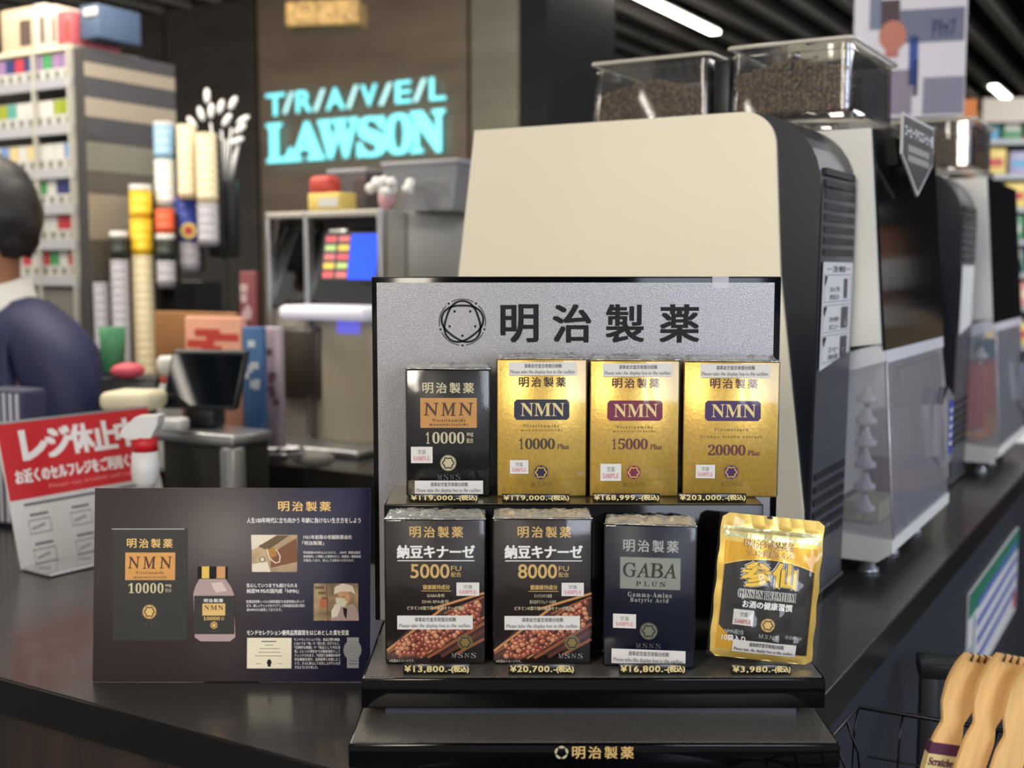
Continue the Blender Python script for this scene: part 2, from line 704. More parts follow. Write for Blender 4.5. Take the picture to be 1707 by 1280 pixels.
# local frame: origin at the corner where both edges meet
den = AX.x * AY.y - AX.y * AY.x
d = E0 - E1
tx = (d.x * AY.y - d.y * AY.x) / den
CORN = E1 + AX * tx
CORN.z = 0
top_m = mat('counter_top', (56, 54, 53), .26, var=.10, vs=6, bump=.03, bs=20, coat=.15)
c = MB()
c.prismz([(0, 0), (0, 2.45), (-.72, 2.45), (-.72, .60), (-2.6, .60), (-2.6, 0)], CZ - .042, CZ, top_m)
ct = thing('service_counter', 'long dark L-shaped shop counter carrying the display, the poster and the coffee machines', 'counter', CORN, ANG)
part('counter_top', c, ct, 'dark grey satin counter top')
c = MB()
c.box(-2.6, -.02, .02, .575, 0, CZ - .042, mat('counter_wood', (58, 44, 36), .55, var=.5, vs=7, stretch=(3, 3, .35), rgb2=(30, 26, 24)))
part('front_panel', c, ct, 'rough dark brown wood front')
c = MB()
c.box(-.70, -.02, .575, 2.43, 0, CZ - .042, mat('counter_side', (36, 41, 50), .5, var=.06, vs=4))
c.box(-.02, -.012, .02, 2.43, 0.1, CZ - .05, mat('counter_side'))
part('side_panel', c, ct, 'dark blue-grey side of the counter')
c = MB()
c.prismz([(.003, -.003), (.003, 2.45), (0, 2.45), (0, 0), (-2.6, 0), (-2.6, -.003)], CZ - .04, CZ - .0015, mat('edge_band', (14, 14, 15), .3))
part('edge_band', c, ct, 'black edge band')

# poster on the counter's right side
PS = Pl(CORN + AX * -.01, ANG + R(90), 0)
t = MB()
green = mat('poster_green', (30, 110, 84), .6)
r = PS.rect(1612, 918, 1690, 1088)
x0, x1 = PS.xz(1612, 1000)[0], PS.xz(1690, 1000)[0]
z0, z1 = PS.xz(1650, 1085)[1], PS.xz(1650, 940)[1]
t.box(x0, x1, -.004, 0, z0, z1, white_paper)
t.rect((x0, z1 - .045, x1, z1), -.0045, green)
t.rect((x0 + .055, z0 + .002, x0 + .065, z1 - .05), -.0045, green)
t.rect((x0 + .01, z0 + .05, x0 + .04, z1 - .1), -.0045, mat('poster_grey', (150, 160, 170), .6))
blue_ink = mat('blue_ink', (80, 100, 170), .6)
for i in range(4):
    zz = z0 + .04 + i * .035
    t.line([(x0 + .09 + .01 * (i % 2), zz), (x1 - .02, zz + .012)], .014, -.0046, blue_ink)
t.disc((x1 - .03, z0 + .03), .02, .02, -.0047, mat('red_ink', (190, 60, 60), .6))
solo('side_notice', t, 'white notice with a green border on the blue-grey side of the counter', 'poster', PS.P, ANG + R(90))


# ------------------------------------------------------------ emblem print
def emblem(mb, c, r, y, m, dots=True, bold=.09, thin=.035):
    pts = []
    n = 120
    for k in range(n):
        th = 4 * math.pi * k / n
        rr = r * (.82 + .10 * math.cos(2.5 * (th - R(90))))
        pts.append((c[0] + rr * math.cos(th), c[1] + rr * math.sin(th)))
    mb.line(pts, r * bold * 1.0, y, m, True)
    for k in range(5):
        a = -90 + 72 * k
        if dots:
            mb.line(arc(c[0], c[1], r, r, a + 8, a + 64, 10), r * thin, y, m)
            mb.disc((c[0] + r * math.cos(R(a)), c[1] + r * math.sin(R(a))), r * .05, r * .05, y, m, 10)
            mb.disc((c[0] + .58 * r * math.cos(R(a)), c[1] + .58 * r * math.sin(R(a))), r * .055, r * .055, y, m, 10)


def seal(mb, fm, px, py, rp, m1, m2, y=-.0006):
    c = fm.xz(px, py)
    e = abs(fm.xz(px + rp, py)[0] - c[0])
    mb.disc(c, e, e, y, m1, 28)
    pts = []
    for k in range(60):
        th = 2 * math.pi * k / 60
        rr = e * (.64 + .07 * math.cos(6 * th))
        pts.append((c[0] + rr * math.cos(th), c[1] + rr * math.sin(th)))
    mb.line(pts, e * .16, y - .0001, m2, True)
    mb.line(arc(c[0], c[1], e * .93, e * .93, 0, 360, 28), e * .05, y - .0001, m2)


# ------------------------------------------------------------ the display stand
ds = thing('display_stand', 'black and silver two-tier acrylic display stand with a lettered back panel', 'display stand', (0, 0, CZ))
YP, YU, YL = 1.21, 1.032, .974
zL = W(853, 1240, YL).z - CZ
zU = W(853, 1131, YU).z - CZ
zUb = W(853, 1181, YU).z - CZ
xL0, xL1 = W(580, 1240, YL).x, W(1402, 1240, YL).x
xU0, xU1 = W(602, 1131, YU).x, W(1377, 1131, YU).x
t = MB()
t.rbox(xL0, xL1, YL, YP + .02, .012, zL, stand_black, .002)
t.box(xL0 + .006, xL1 - .006, YL + .006, YP + .01, 0, .012, black_satin)
part('lower_tier', t, ds, 'glossy black lower tier')
t = MB()
t.box(xL0 + .003, xL1 - .003, YL + .003, YP, zL, zL + .0008, tier_sheet)
part('lower_sheet', t, ds, 'grainy silver sheet on the lower tier')
t = MB()
t.box(xL0 + .025, xL1 - .022, 1.043, YP, zL + .0008, zUb, mat('recess_grey', (60, 66, 76), .25))
part('plinth', t, ds)
t = MB()
t.rbox(xU0, xU1, YU, YP, zUb, zU, stand_black, .0015)
part('upper_tier', t, ds, 'glossy black upper tier')
t = MB()
t.box(xU0 + .003, xU1 - .003, YU + .003, YP, zU, zU + .0008, tier_sheet)
part('upper_sheet', t, ds, 'grainy silver sheet on the upper tier')
ZT = CZ + zU + .0008                     # standing surface of the upper tier
PP = Pl((0, YP, 0), 0, 0)
a = PP.xz(619, 461)
b = PP.xz(1303, 461)
t = MB()
t.rbox(a[0], b[0], YP, YP + .006, zU, a[1] - CZ, stand_black, .0015)
part('back_panel', t, ds, 'black-edged back panel')
t = MB()
q0 = PP.xz(628, 471)
q1 = PP.xz(1291, 471)
t.box(q0[0], q1[0], YP - .001, YP, zU + .001, q0[1] - CZ, silver_sheet)
part('panel_sheet', t, ds, 'grainy silver sheet of the back panel')
t = MB()
RS = Pl((0, YP, CZ), 0)


def RR(*r):
    return RS.rect(*r)


for ch, xx in zip('明治製薬', ((835, 897), (922, 985), (1010, 1073), (1100, 1165))):
    t.txt(ch, RR(xx[0] + 1, 508, xx[1] - 1, 570), YP - .0014, ink, '', .026)
c0 = RS.xz(771, 537)
emblem(t, c0, 38.5 / F * YP, YP - .0014, ink)
part('panel_lettering', t, ds, 'black emblem and characters')
# riser
zR = W(853, 841, 1.11).z - CZ
t = MB()
t.rbox(W(640, 841, 1.11).x, W(1273, 841, 1.11).x, 1.11, YP - .001, zU + .0008, zR, stand_black, .001)
part('riser', t, ds, 'black step at the back of the upper tier')
t = MB()
t.box(W(640, 841, 1.11).x + .002, W(1273, 841, 1.11).x - .002, 1.112, YP - .001, zR, zR + .0006, mat('riser_sheet', (120, 112, 84), .22, metal=.6))
part('riser_sheet', t, ds)
t = MB()
FL = Pl((0, YL, CZ), 0)
t.txt('明', FL.rect(954, 1244, 975, 1264), YL - .0004, gold_ink, '', .02)
t.txt('治', FL.rect(981, 1244, 1002, 1264), YL - .0004, gold_ink, '', .02)
t.txt('製', FL.rect(1008, 1244, 1029, 1264), YL - .0004, gold_ink, '', .02)
t.txt('薬', FL.rect(1035, 1244, 1056, 1264), YL - .0004, gold_ink, '', .02)
emblem(t, FL.xz(936, 1254), 12 / F * YL, YL - .0004, pale_gold_ink, False, .16)
part('front_lettering', t, ds, 'small gold emblem and characters')
t = MB()
a = PP.xz(1187, 461)
t.box(a[0], a[0] + .017, YP - .0016, YP + .0065, a[1] - CZ - .012, a[1] - CZ + .0006, clear('tape', refl=.1, haze=.25, rough=.3))
part('clear_tape', t, ds)
ZS = CZ + zR + .0006                     # standing surface of the riser


# ------------------------------------------------------------ cartons
def film(root, w, h, d, fr):
    """shrink film round a carton: taut sheet with gathered seams on top"""
    t = MB()
    e = .0011
    t.rbox(-w / 2 - e, w / 2 + e, -e, d + e, .0002, h + e, wrap, .0022)
    part('shrink_film', t, root, 'clear glossy shrink film')
    rnd = random.Random(fr)
    t = MB()
    n = 26
    vs, fs = [], []
    for i in range(n + 1):
        x = -w / 2 + w * i / n
        for j in range(7):
            y = d * j / 6
            ed = 0 if (i in (0, n) or j in (0, 6)) else 1
            vs.append((x, y, h + .0016 + ed * (.0025 * rnd.random() + .0022 * math.exp(-((y - d / 2) / (d * .22)) ** 2))))
    for i in range(n):
        for j in range(6):
            k = i * 7 + j
            fs.append((k, k + 7, k + 8, k + 1))
    t.add(vs, fs, mat_crumple, True)
    t.tube([(-w / 2 - .001, -.001, h + .001), (-w / 4, -.0016, h + .0014), (w / 4, -.0012, h + .0008), (w / 2 + .001, -.001, h + .001)], .0006, mat_crumple, 6)
    part('film_gather', t, root, 'crinkled film gathered over the top')


mat_crumple = clear('film_crumple', refl=.25, rough=.12, haze=.5, hazecol=(.85, .86, .8), bump=1.0, bs=70, blend=.5)
wrap_line = mat('film_glint', (235, 235, 225), .2)


def carton(name, label, px, Yf, zb, th, m, draw, group, rz=0., seed=1, side=None):
    x0, y0, x1, y1 = px
    A = W(x0, (y0 + y1) / 2, Yf)
    B = W(x1, (y0 + y1) / 2, Yf)
    ztop = W((x0 + x1) / 2, y0, Yf).z
    wd_ = (B.x - A.x) / math.cos(rz)
    h = ztop - zb
    root = thing(name, label, 'box', ((A.x + B.x) / 2, Yf, zb + .0004), rz, group)
    t = MB()
    t.rbox(-wd_ / 2, wd_ / 2, 0, th, 0, h, m, .0009, 1)
    part('carton_body', t, root)
    fm = Aff((x0, y0), (x1, y0), (x0, y1), wd_, h)
    t = MB()
    draw(t, fm)
    part('printed_lettering', t, root)
    film(root, wd_, h, th, seed)
    return root, fm


def take_strip(root, fm, px, tilt=0):
    t = MB()
    r = fm.rect(*px)
    t.rect(r, -.0014, white_paper)
    w_, h_ = px[2] - px[0], px[3] - px[1]
    t.txt('请拿此空盒至收银台结账', fm.rect(px[0] + .23 * w_, px[1] + .12 * h_, px[2] - .22 * w_, px[1] + .43 * h_), -.0016, ink_grey, '', .02)
    t.txt('Please take the display box to the cashier.', fm.rect(px[0] + .02 * w_, px[1] + .58 * h_, px[2] - .02 * w_, px[1] + .92 * h_), -.0016, ink_grey, 'i', .012)
    part('paper_strip', t, root, 'white bilingual paper strip')


def sample(root, fm, px):
    t = MB()
    t.rect(fm.rect(*px), -.0014, white_paper)
    w_, h_ = px[2] - px[0], px[3] - px[1]
    t.txt('空盒', fm.rect(px[0] + .32 * w_, px[1] + .16 * h_, px[2] - .3 * w_, px[1] + .44 * h_), -.0016, ink_grey)
    t.txt('SAMPLE', fm.rect(px[0] + .12 * w_, px[1] + .56 * h_, px[2] - .12 * w_, px[1] + .84 * h_), -.0016, ink_pink, 'i', .01)
    part('sample_sticker', t, root, 'small white sample sticker')


def meiji(mb, fm, px, m, bold=.02, y=-.0006):
    w_ = px[2] - px[0]
    cw = w_ * .205
    st = (w_ - cw) / 3
    for i, ch in enumerate('明治製薬'):
        mb.txt(ch, fm.rect(px[0] + i * st, px[1], px[0] + i * st + cw, px[3]), y, m, '', bold)


def spaced(mb, s, fm, px, m, k='b', bold=0, y=-.0006, gap=.3):
    """letters set apart across a width"""
    n = len(s)
    w_ = (px[2] - px[0])
    cw = w_ / (n + gap * (n - 1))
    for i, ch in enumerate(s):
        if ch == ' ':
            continue
        x = px[0] + i * cw * (1 + gap)
        nar = .5 if ch in '1iIl' else 1
        mb.txt(ch, fm.rect(x + cw * (1 - nar) / 2, px[1], x + cw * (1 + nar) / 2, px[3]), y, m, k, bold)


def draw_black(mb, fm):
    meiji(mb, fm, (705, 638, 790, 655), pale_gold_ink)
    mb.rect(fm.rect(701, 663, 795, 712), -.0004, copper_plate)
    spaced(mb, 'NMN', fm, (707, 671, 789, 692), mat('brown_ink', (72, 34, 16), .5), 'i', .015, gap=.18)
    mb.txt('Nicotinamide', fm.rect(721, 697, 776, 702), -.0006, ink, 'b', 0, 1.35)
    mb.txt('mononucleotide', fm.rect(716, 704, 780, 708.5), -.0006, ink, 'b', 0, 1.35)
    spaced(mb, '10000', fm, (707, 719, 774, 738), pale_gold_ink, 'b', gap=.12)
    mb.txt('mg', fm.rect(778, 720, 789, 727), -.0006, pale_gold_ink, 'b')
    mb.txt('配合', fm.rect(778, 729, 789, 737), -.0006, pale_gold_ink, '', .01)
    seal(mb, fm, 747, 770, 13.5, pale_gold_ink, emblem_dark)
    spaced(mb, 'MSNS', fm, (729, 789, 767, 798), ink_grey, 'i', gap=.3)


G = 'cartons on the back step of the stand'
G2 = 'cartons on the front step of the stand'
rt, fm = carton('supplement_carton', 'small black carton with a copper plate, far left on the back step', (678, 617, 816, 826), 1.145, ZS, .045, card_black, draw_black, G, seed=1)
sample(rt, fm, (685, 743, 721, 770))
take_strip(rt, fm, (691, 799, 805, 821))

navy_plate = mat('navy_plate', (22, 28, 62), .4)
maroon_plate = mat('maroon_plate', (118, 22, 62), .4)
purple_plate = mat('purple_plate', (62, 28, 92), .4)
dark_ink = mat('dark_ink', (48, 32, 24), .5)
maroon_ink = mat('maroon_ink', (90, 30, 40), .5)
faint_ink = mat('faint_ink', (140, 108, 44), .5)


def gold_draw(dx, dy, plate, num, ikm, lines, numy, seal_m):
    def f(mb, fm):
        meiji(mb, fm, (865 + dx, 629 + dy, 943 + dx, 645 + dy), ikm)
        mb.rect(fm.rect(857 + dx, 666 + dy, 949 + dx, 700 + dy), -.0004, plate, .0026)
        mb.txt('NMN', fm.rect(868 + dx, 672 + dy, 941 + dx, 694 + dy), -.0006, mat('plate_gold', (236, 214, 150), .35, metal=.3), 'b', 0)
        for (s_, p) in lines:
            mb.txt(s_, fm.rect(*p), -.0006, faint_ink, 'b', 0, 1.4)
        x = 863 + dx
        spaced(mb, num, fm, (x, numy, x + 62, numy + 18), ikm, 'b', gap=.06)
        mb.txt('Plus', fm.rect(x + 66, numy + 9, x + 85, numy + 18), -.0006, ikm, 'i', .012)
        seal(mb, fm, 902 + dx, 788 + dy * .5, 13, seal_m, gold_foil)
        spaced(mb, 'MSNS', fm, (885 + dx, 804 + dy * .5, 921 + dx, 812 + dy * .5), faint_ink, 'i', .01, gap=.25)
    return f


rt, fm = carton('supplement_carton', 'gold carton with a navy plate, second on the back step', (829, 600, 977, 829), 1.145, ZS, .045, gold_foil,
                gold_draw(0, 0, navy_plate, '10000', dark_ink, [('Nicotinamide', (872, 707, 932, 712.5)), ('mononucleotide', (868, 714.5, 938, 719))], 731, navy_plate), G, seed=2)
take_strip(rt, fm, (848, 604, 961, 626))
sample(rt, fm, (850, 767, 881, 790))
rt, fm = carton('supplement_carton', 'gold carton with a maroon plate, third on the back step', (984, 602, 1131, 830), 1.145, ZS, .045, gold_foil,
                gold_draw(155, 2, maroon_plate, '15000', maroon_ink, [('Nicotinamide', (1027, 710, 1088, 715)), ('mononucleotide', (1021, 717, 1094, 721))], 732, maroon_plate), G, seed=3)
take_strip(rt, fm, (1004, 606, 1120, 628))
sample(rt, fm, (1001, 774, 1036, 803))
rt, fm = carton('supplement_carton', 'gold carton with a purple plate, far right on the back step', (1140, 604, 1296, 832), 1.143, ZS, .045, gold_foil,
                gold_draw(318, 3, purple_plate, '20000', maroon_ink, [('Plasmalogen', (1191, 715, 1247, 721)), ('Ginkgo biloba extract', (1168, 727, 1270, 733))], 743, purple_plate), G, rz=R(-3), seed=4)
take_strip(rt, fm, (1166, 607, 1281, 630))
sample(rt, fm, (1161, 777, 1193, 800))

bean_m = [mat('bean_print_%s' % n_, c_, .5) for n_, c_ in (('red', (150, 70, 50)), ('orange', (190, 104, 66)), ('brown', (104, 50, 38)), ('pale', (206, 140, 100)))]
bean_hi = mat('bean_print_highlight', (236, 190, 160), .5)
stick_m = [mat('bowl_print_%s' % n_, c_, .5) for n_, c_ in (('dark', (96, 48, 36)), ('mid', (150, 86, 54)), ('light', (200, 140, 84)), ('shade', (58, 30, 26)))]


def natto_draw(dx, num, l1, l2, sd):
    def f(mb, fm):
        def q(a, b, c_, d_):
            return fm.rect(a + dx, b, c_ + dx, d_)

        def X(a, b):
            return fm.xz(a + dx, b)
        rnd = random.Random(sd)
        # the printed picture: a wooden bowl of beans running up to the right
        mb.poly([X(643.5, 1083), X(700, 1030), X(807.5, 996), X(807.5, 1060), X(760, 1084), X(700, 1098), X(643.5, 1099)], -.0002, stick_m[3])
        for i, (a, b, m_, wd2) in enumerate((((644, 1084), (740, 1012), 2, .0022), ((645, 1088), (762, 1016), 1, .002), ((720, 1014), (807, 988), 2, .0022), ((740, 1022), (807, 994), 1, .0018),
                                             ((652, 1092), (700, 1060), 0, .002), ((700, 1096), (807, 1028), 2, .0016), ((712, 1096), (807, 1038), 1, .0028), ((735, 1094), (807, 1050), 0, .0034),
                                             ((760, 1090), (807, 1064), 1, .0028))):
            mb.line([X(*a), X(*b)], wd2, -.0003, stick_m[m_])
        pts = []
        for _ in range(900):
            u, v_ = rnd.random(), rnd.random()
            x = 662 + 140 * u
            y = 1092 - (x - 662) * .56 + (v_ - .5) * 44 * (1 - .1 * u) + 3
            if y > 1093 or y < 1003 or x > 800:
                continue
            if all((x - p[0]) ** 2 + (y - p[1]) ** 2 > 38 for p in pts):
                pts.append((x, y))
        for x, y in sorted(pts, key=lambda p: p[1]):
            c_ = X(x, y)
            ra, rb, ro = rnd.uniform(.0026, .0036), rnd.uniform(.0021, .0027), rnd.uniform(0, 3)
            yy_ = -.0003 - .00001 * (y - 1000) / 10
            mb.disc(c_, ra * 1.08, rb * 1.1, yy_, bean_m[2], 12, ro)
            mb.disc((c_[0] - .0002, c_[1] + .0003), ra * .88, rb * .86, yy_ - .000004, rnd.choice(bean_m[:2] + bean_m[:1] + bean_m[3:]), 12, ro)
            mb.disc((c_[0] - .0006, c_[1] + .0009), ra * .3, rb * .25, yy_ - .000008, bean_hi, 8, ro)
        meiji(mb, fm, (684 + dx, 878, 772 + dx, 896), gold_ink)
        mb.txt('納豆キナーゼ', q(663, 909, 791, 930), -.0006, white_ink, '', .04)
        mb.rect(q(663, 933.5, 791, 935), -.0006, white_ink)
        mb.txt(num, q(685, 940, 749, 963), -.0006, gold_ink, '', .015)
        mb.txt('FU', q(752, 943, 769, 951), -.0006, gold_ink)
        mb.txt('配合', q(752, 953, 769, 961), -.0006, gold_ink, '', .01)
        mb.txt('健康維持成分', q(705, 974, 750, 982), -.0006, gold_ink, '', .02)
        mb.rect(q(702, 984, 752, 985), -.0006, gold_ink)
        mb.txt(l1, q(712, 989, 741, 995), -.0006, pale_gold_ink, '', .015)
        mb.txt(l2, q(704, 999, 748, 1005), -.0006, pale_gold_ink, '', .015)
        mb.txt('ビタミンK取り除く納豆キナーゼ使用', q(679, 1009.5, 774, 1016), -.0006, pale_gold_ink, '', .02)
        c_ = X(775, 1070)
        seal(mb, fm, 775 + dx, 1070, 13, mat('seal_olive', (150, 128, 70), .4, metal=.3), emblem_dark, -.0007)
        spaced(mb, 'MSNS', fm, (752 + dx, 1088, 793 + dx, 1096), silver_ink, 'i', gap=.3)
        mb.txt('※写真はイメージです。', q(648, 1098.5, 690, 1103.5), -.0006, white_ink)
    return f


rt, fm = carton('supplement_carton', 'leftmost dark brown carton with a bean picture, numbered 5000, front step', (643, 867, 808, 1107), 1.068, ZT, .04, card_brown,
                natto_draw(0, '5000', 'GABA含有', 'DHA EPA含有', 3), G2, seed=5)
sample(rt, fm, (761, 970, 799, 992))
take_strip(rt, fm, (662, 1025, 788, 1048))
rt, fm = carton('supplement_carton', 'second dark brown carton with a bean picture, numbered 8000, front step', (823, 866, 985, 1106), 1.068, ZT, .04, card_brown,
                natto_draw(179, '8000', 'ヒハツエキス含有', '黒大豆ポリフェノール含有', 9), G2, seed=6)
sample(rt, fm, (936, 970, 973, 992))
take_strip(rt, fm, (841, 1025, 967, 1048))


def gaba_draw(mb, fm):
    meiji(mb, fm, (1039, 900, 1129, 919), silver_ink)
    mb.rect(fm.rect(1034, 928, 1133, 979), -.0004, silver_plate)
    spaced(mb, 'GABA', fm, (1039, 937, 1126, 960), mat('green_black_ink', (24, 34, 32), .5), 'i', .014, gap=.03)
    spaced(mb, 'PLUS', fm, (1060, 967, 1108, 974), ink, 'i', .02, gap=.6)
    mb.txt('Gamma-Amino', fm.rect(1047, 984, 1119, 992), -.0006, silver_ink, 'b', 0, 1.25)
    mb.txt('Butyric Acid', fm.rect(1051, 993, 1114, 1002), -.0006, silver_ink, 'b', 0, 1.25)
    seal(mb, fm, 1082, 1047, 14.5, mat('seal_grey', (132, 132, 112), .4, metal=.3), emblem_dark)
    spaced(mb, 'MSNS', fm, (1061, 1067, 1102, 1075), ink_grey, 'i', gap=.3)


rt, fm = carton('supplement_carton', 'navy carton with a silver plate, third on the front step', (1008, 877, 1157, 1107), 1.058, ZT, .04, card_navy, gaba_draw, G2, rz=R(-7), seed=7)
sample(rt, fm, (1023, 1020, 1061, 1043))
take_strip(rt, fm, (1021, 1077, 1143, 1101))

# ------------------------------------------------------------ foil pouch
PWID, PHGT = .0955, .134
pf = Aff((1153, 867), (1332, 867), (1183, 1107), PWID, PHGT)
Bc = W(1266, 1104, 1.066)
pouch = thing('foil_pouch', 'shiny gold and black foil pouch leaning at the right end of the front step', 'pouch', (Bc.x - .001, 1.060, ZT + .0070))
pouch.rotation_euler = (R(-6), R(5.5), R(-2))


def bulge(x, z):
    u = min(1, abs(x) / (PWID / 2))
    v_ = z / PHGT
    return -.0062 * max(0, (1 - u ** 4)) * max(0, math.sin(math.pi * min(1, max(0, v_ * 1.12)))) ** .4 + .0006 * math.sin(x * 260 + z * 90) * (1 - u)


def pouch_side(sgn, m):
    t = MB()
    nx, nz = 26, 34
    vs, fs = [], []
    rc = .006
    for j in range(nz + 1):
        z = PHGT * j / nz
        e = min(z, PHGT - z)
        ins = rc - math.sqrt(max(0, rc * rc - (rc - min(e, rc)) ** 2)) if e < rc else 0
        wv = .0005 * math.sin(z * 200)
        for i in range(nx + 1):
            x = (-PWID / 2 + ins) + (PWID - 2 * ins) * i / nx
            vs.append((x + wv, sgn * -bulge(x, z) + (.0004 if sgn < 0 else 0) * 0, z))
    for j in range(nz):
        for i in range(nx):
            k = j * (nx + 1) + i
            f = (k, k + 1, k + nx + 2, k + nx + 1)
            fs.append(f if sgn < 0 else f[::-1])
    t.add(vs, fs, m, True)
    return t


part('pouch_front', pouch_side(-1, gold_bright), pouch, 'bright gold foil front')
part('pouch_back', pouch_side(.6, gold_bright), pouch)
t = MB()
t.cf = bulge
blk = mat('pouch_black', (26, 25, 26), .25, coat=.4, bump=.2, bs=40)
gd = mat('pouch_gold_panel', (212, 160, 40), .35, metal=.4)
sg_ = mat('pouch_seal_band', (196, 196, 150), .3, metal=.5)
hw = PWID / 2 - .005


def atop(x):
    return pf.xz(1260, 938)[1] - 4.5 * x * x


t.strip(-hw, hw, lambda x: .008, lambda x: .108, -.0003, gd, 24, 24)
t.strip(-hw + .001, hw - .001, lambda x: .0085 + max(0, (-x - .018)) * .9, atop, -.0005, blk, 24, 24)
t.strip(-PWID / 2 + .002, PWID / 2 - .002, lambda x: .112, lambda x: .1215, -.0003, sg_, 24, 2)
t.strip(-PWID / 2 + .002, PWID / 2 - .002, lambda x: .1155, lambda x: .1165, -.0008, gold_bright, 24, 1)
t.strip(-PWID / 2 + .002, PWID / 2 - .002, lambda x: .1185, lambda x: .1193, -.0008, gold_bright, 24, 1)
t.disc(pf.xz(1236, 869), .003, .0013, -.001, ink, 14)
t.strip(-hw, hw, lambda x: atop(x) - .0004, lambda x: atop(x) + .0006, -.0006, gold_bright, 24, 1)
part('printed_panel', t, pouch, 'black and gold printed panel')
t = MB()
t.cf = bulge
pg = mat('pouch_gold_ink', (240, 200, 70), .4)


def PR(a, b, c_, d_):
    return pf.rect(a, b, c_, d_)


t.txt('明治製薬', PR(1201, 907, 1287, 921), -.0015, ink, '', .045)
t.txt('明治製薬', PR(1201, 907, 1287, 921), -.0019, gold_ink, '', .012)
t.txt('ウコン高麗エキス', PR(1208, 923, 1287, 934), -.0015, maroon_ink, '', .035)
t.txt('ウコン高麗エキス', PR(1208, 923, 1287, 934), -.0019, gold_ink, '', .01)
for ch, r in (('参', (1208, 944, 1256, 984)), ('仙', (1261, 942, 1300, 982))):
    t.txt(ch, PR(*r), -.0013, white_ink, '', .09)
    t.txt(ch, PR(*r), -.0016, ink, '', .065)
    t.txt(ch, PR(*r), -.0020, pg, '', .04)
t.txt('GINSEN PREMIUM', PR(1208, 990, 1307, 1004), -.0013, white_ink, 'b', .05)
t.txt('GINSEN PREMIUM', PR(1208, 990, 1307, 1004), -.0017, ink, 'b', .0)
t.txt('お酒の健康習慣', PR(1219, 1008, 1305, 1020), -.0015, white_ink, '', .03)
t.txt('NMN配合', PR(1199, 1058, 1232, 1066), -.0015, silver_ink, '', .01)
t.txt('10袋入り', PR(1197, 1068, 1237, 1078), -.0015, white_ink, '', .02)
seal(t, pf, 1270, 1046, 12, mat('pouch_seal', (226, 190, 120), .4), emblem_dark, -.0015)
t.txt('MSNS', PR(1258, 1062, 1292, 1069), -.0015, silver_ink, 'i', 0, 1.3)
t.txt('清涼飲料水', PR(1304, 1060, 1334, 1066), -.0015, silver_ink)
part('printed_lettering', t, pouch)
t = MB()
t.cf = bulge
t.strip(PR(1218, 1075, 1328, 1095)[0], PR(1218, 1075, 1328, 1095)[2], lambda x: PR(1218, 1075, 1328, 1095)[1], lambda x: PR(1218, 1075, 1328, 1095)[3], -.0015, white_paper, 12, 3)
t.txt('请拿此空盒至收银台结账', PR(1246, 1077, 1306, 1084), -.0022, ink_grey, '', .02)
t.txt('Please take the display box to the cashier.', PR(1221, 1087, 1325, 1094), -.0022, ink_grey, 'i', .012)
part('paper_strip', t, pouch, 'white bilingual paper strip')
t = MB()
t.cf = bulge
t.strip(PR(1208, 1024, 1243, 1050)[0], PR(1208, 1024, 1243, 1050)[2], lambda x: PR(1208, 1024, 1243, 1050)[1], lambda x: PR(1208, 1024, 1243, 1050)[3], -.0015, white_paper, 8, 4)
t.txt('空盒', PR(1219, 1028, 1232, 1035), -.0022, ink_grey)
t.txt('SAMPLE', PR(1212, 1040, 1240, 1047), -.0022, ink_pink, 'i', .01)
part('sample_sticker', t, pouch, 'small white sample sticker')
# loose film in front of it, wrinkled
t = MB()
rnd = random.Random(4)
nx, nz = 30, 38
vs, fs = [], []
hs = [[rnd.gauss(0, 1) for _ in range(9)] for _ in range(11)]


def nz2(u, v_):
    a, b = u * 7.99, v_ * 9.99
    i, j = int(a), int(b)
    fa, fb = a - i, b - j
    g = lambda p, q: hs[min(10, q)][min(8, p)]
    return (g(i, j) * (1 - fa) + g(i + 1, j) * fa) * (1 - fb) + (g(i, j + 1) * (1 - fa) + g(i + 1, j + 1) * fa) * fb


for j in range(nz + 1):
    for i in range(nx + 1):
        u, v_ = i / nx, j / nz
        x = (u - .5) * (PWID + .006)
        z = .0015 + v_ * (PHGT - .001)
        e = min(u, 1 - u, v_, 1 - v_)
        vs.append((x, bulge(x, z) - .0050 - .0018 * nz2(u, v_) * min(1, e * 8), z))
for j in range(nz):
    for i in range(nx):
        k = j * (nx + 1) + i
        fs.append((k, k + 1, k + nx + 2, k + nx + 1))
t.add(vs, fs, wrap_loose, True)
part('loose_film', t, pouch, 'crumpled clear film')

# ------------------------------------------------------------ price tags
tag_black = mat('tag_black', (14, 14, 13), .3)
tag_gold = mat('tag_gold', (226, 208, 150), .35, metal=.25)


def price(px, Y, zb, s, label):
    A = W(px[0], px[3], Y)
    B = W(px[2], px[3], Y)
    h = W(px[0], px[1], Y).z - W(px[0], px[3], Y).z
    w_ = B.x - A.x
    root = thing('price_tag', label, 'price tag', ((A.x + B.x) / 2, Y, zb + .0003), 0, 'price tags on the stand')
    t = MB()
    t.rbox(-w_ / 2, w_ / 2, 0, .003, 0, h, tag_black, .0005, 1)
    t.prismz([(-w_ / 2 + .006, .003), (w_ / 2 - .006, .003), (w_ / 2 - .006, .012), (-w_ / 2 + .006, .012)], 0, .0015, tag_black)
    part('tag_body', t, root)
    t = MB()
    k = w_ * .72
    t.txt(s, (-w_ / 2 + .0015, h * .16, -w_ / 2 + k, h * .86), -.0003, tag_gold, '', .03, 1.12)
    t.txt('(税込)', (-w_ / 2 + k + .0005, h * .14, w_ / 2 - .001, h * .88), -.0003, tag_gold, '', .045)
    part('tag_lettering', t, root)


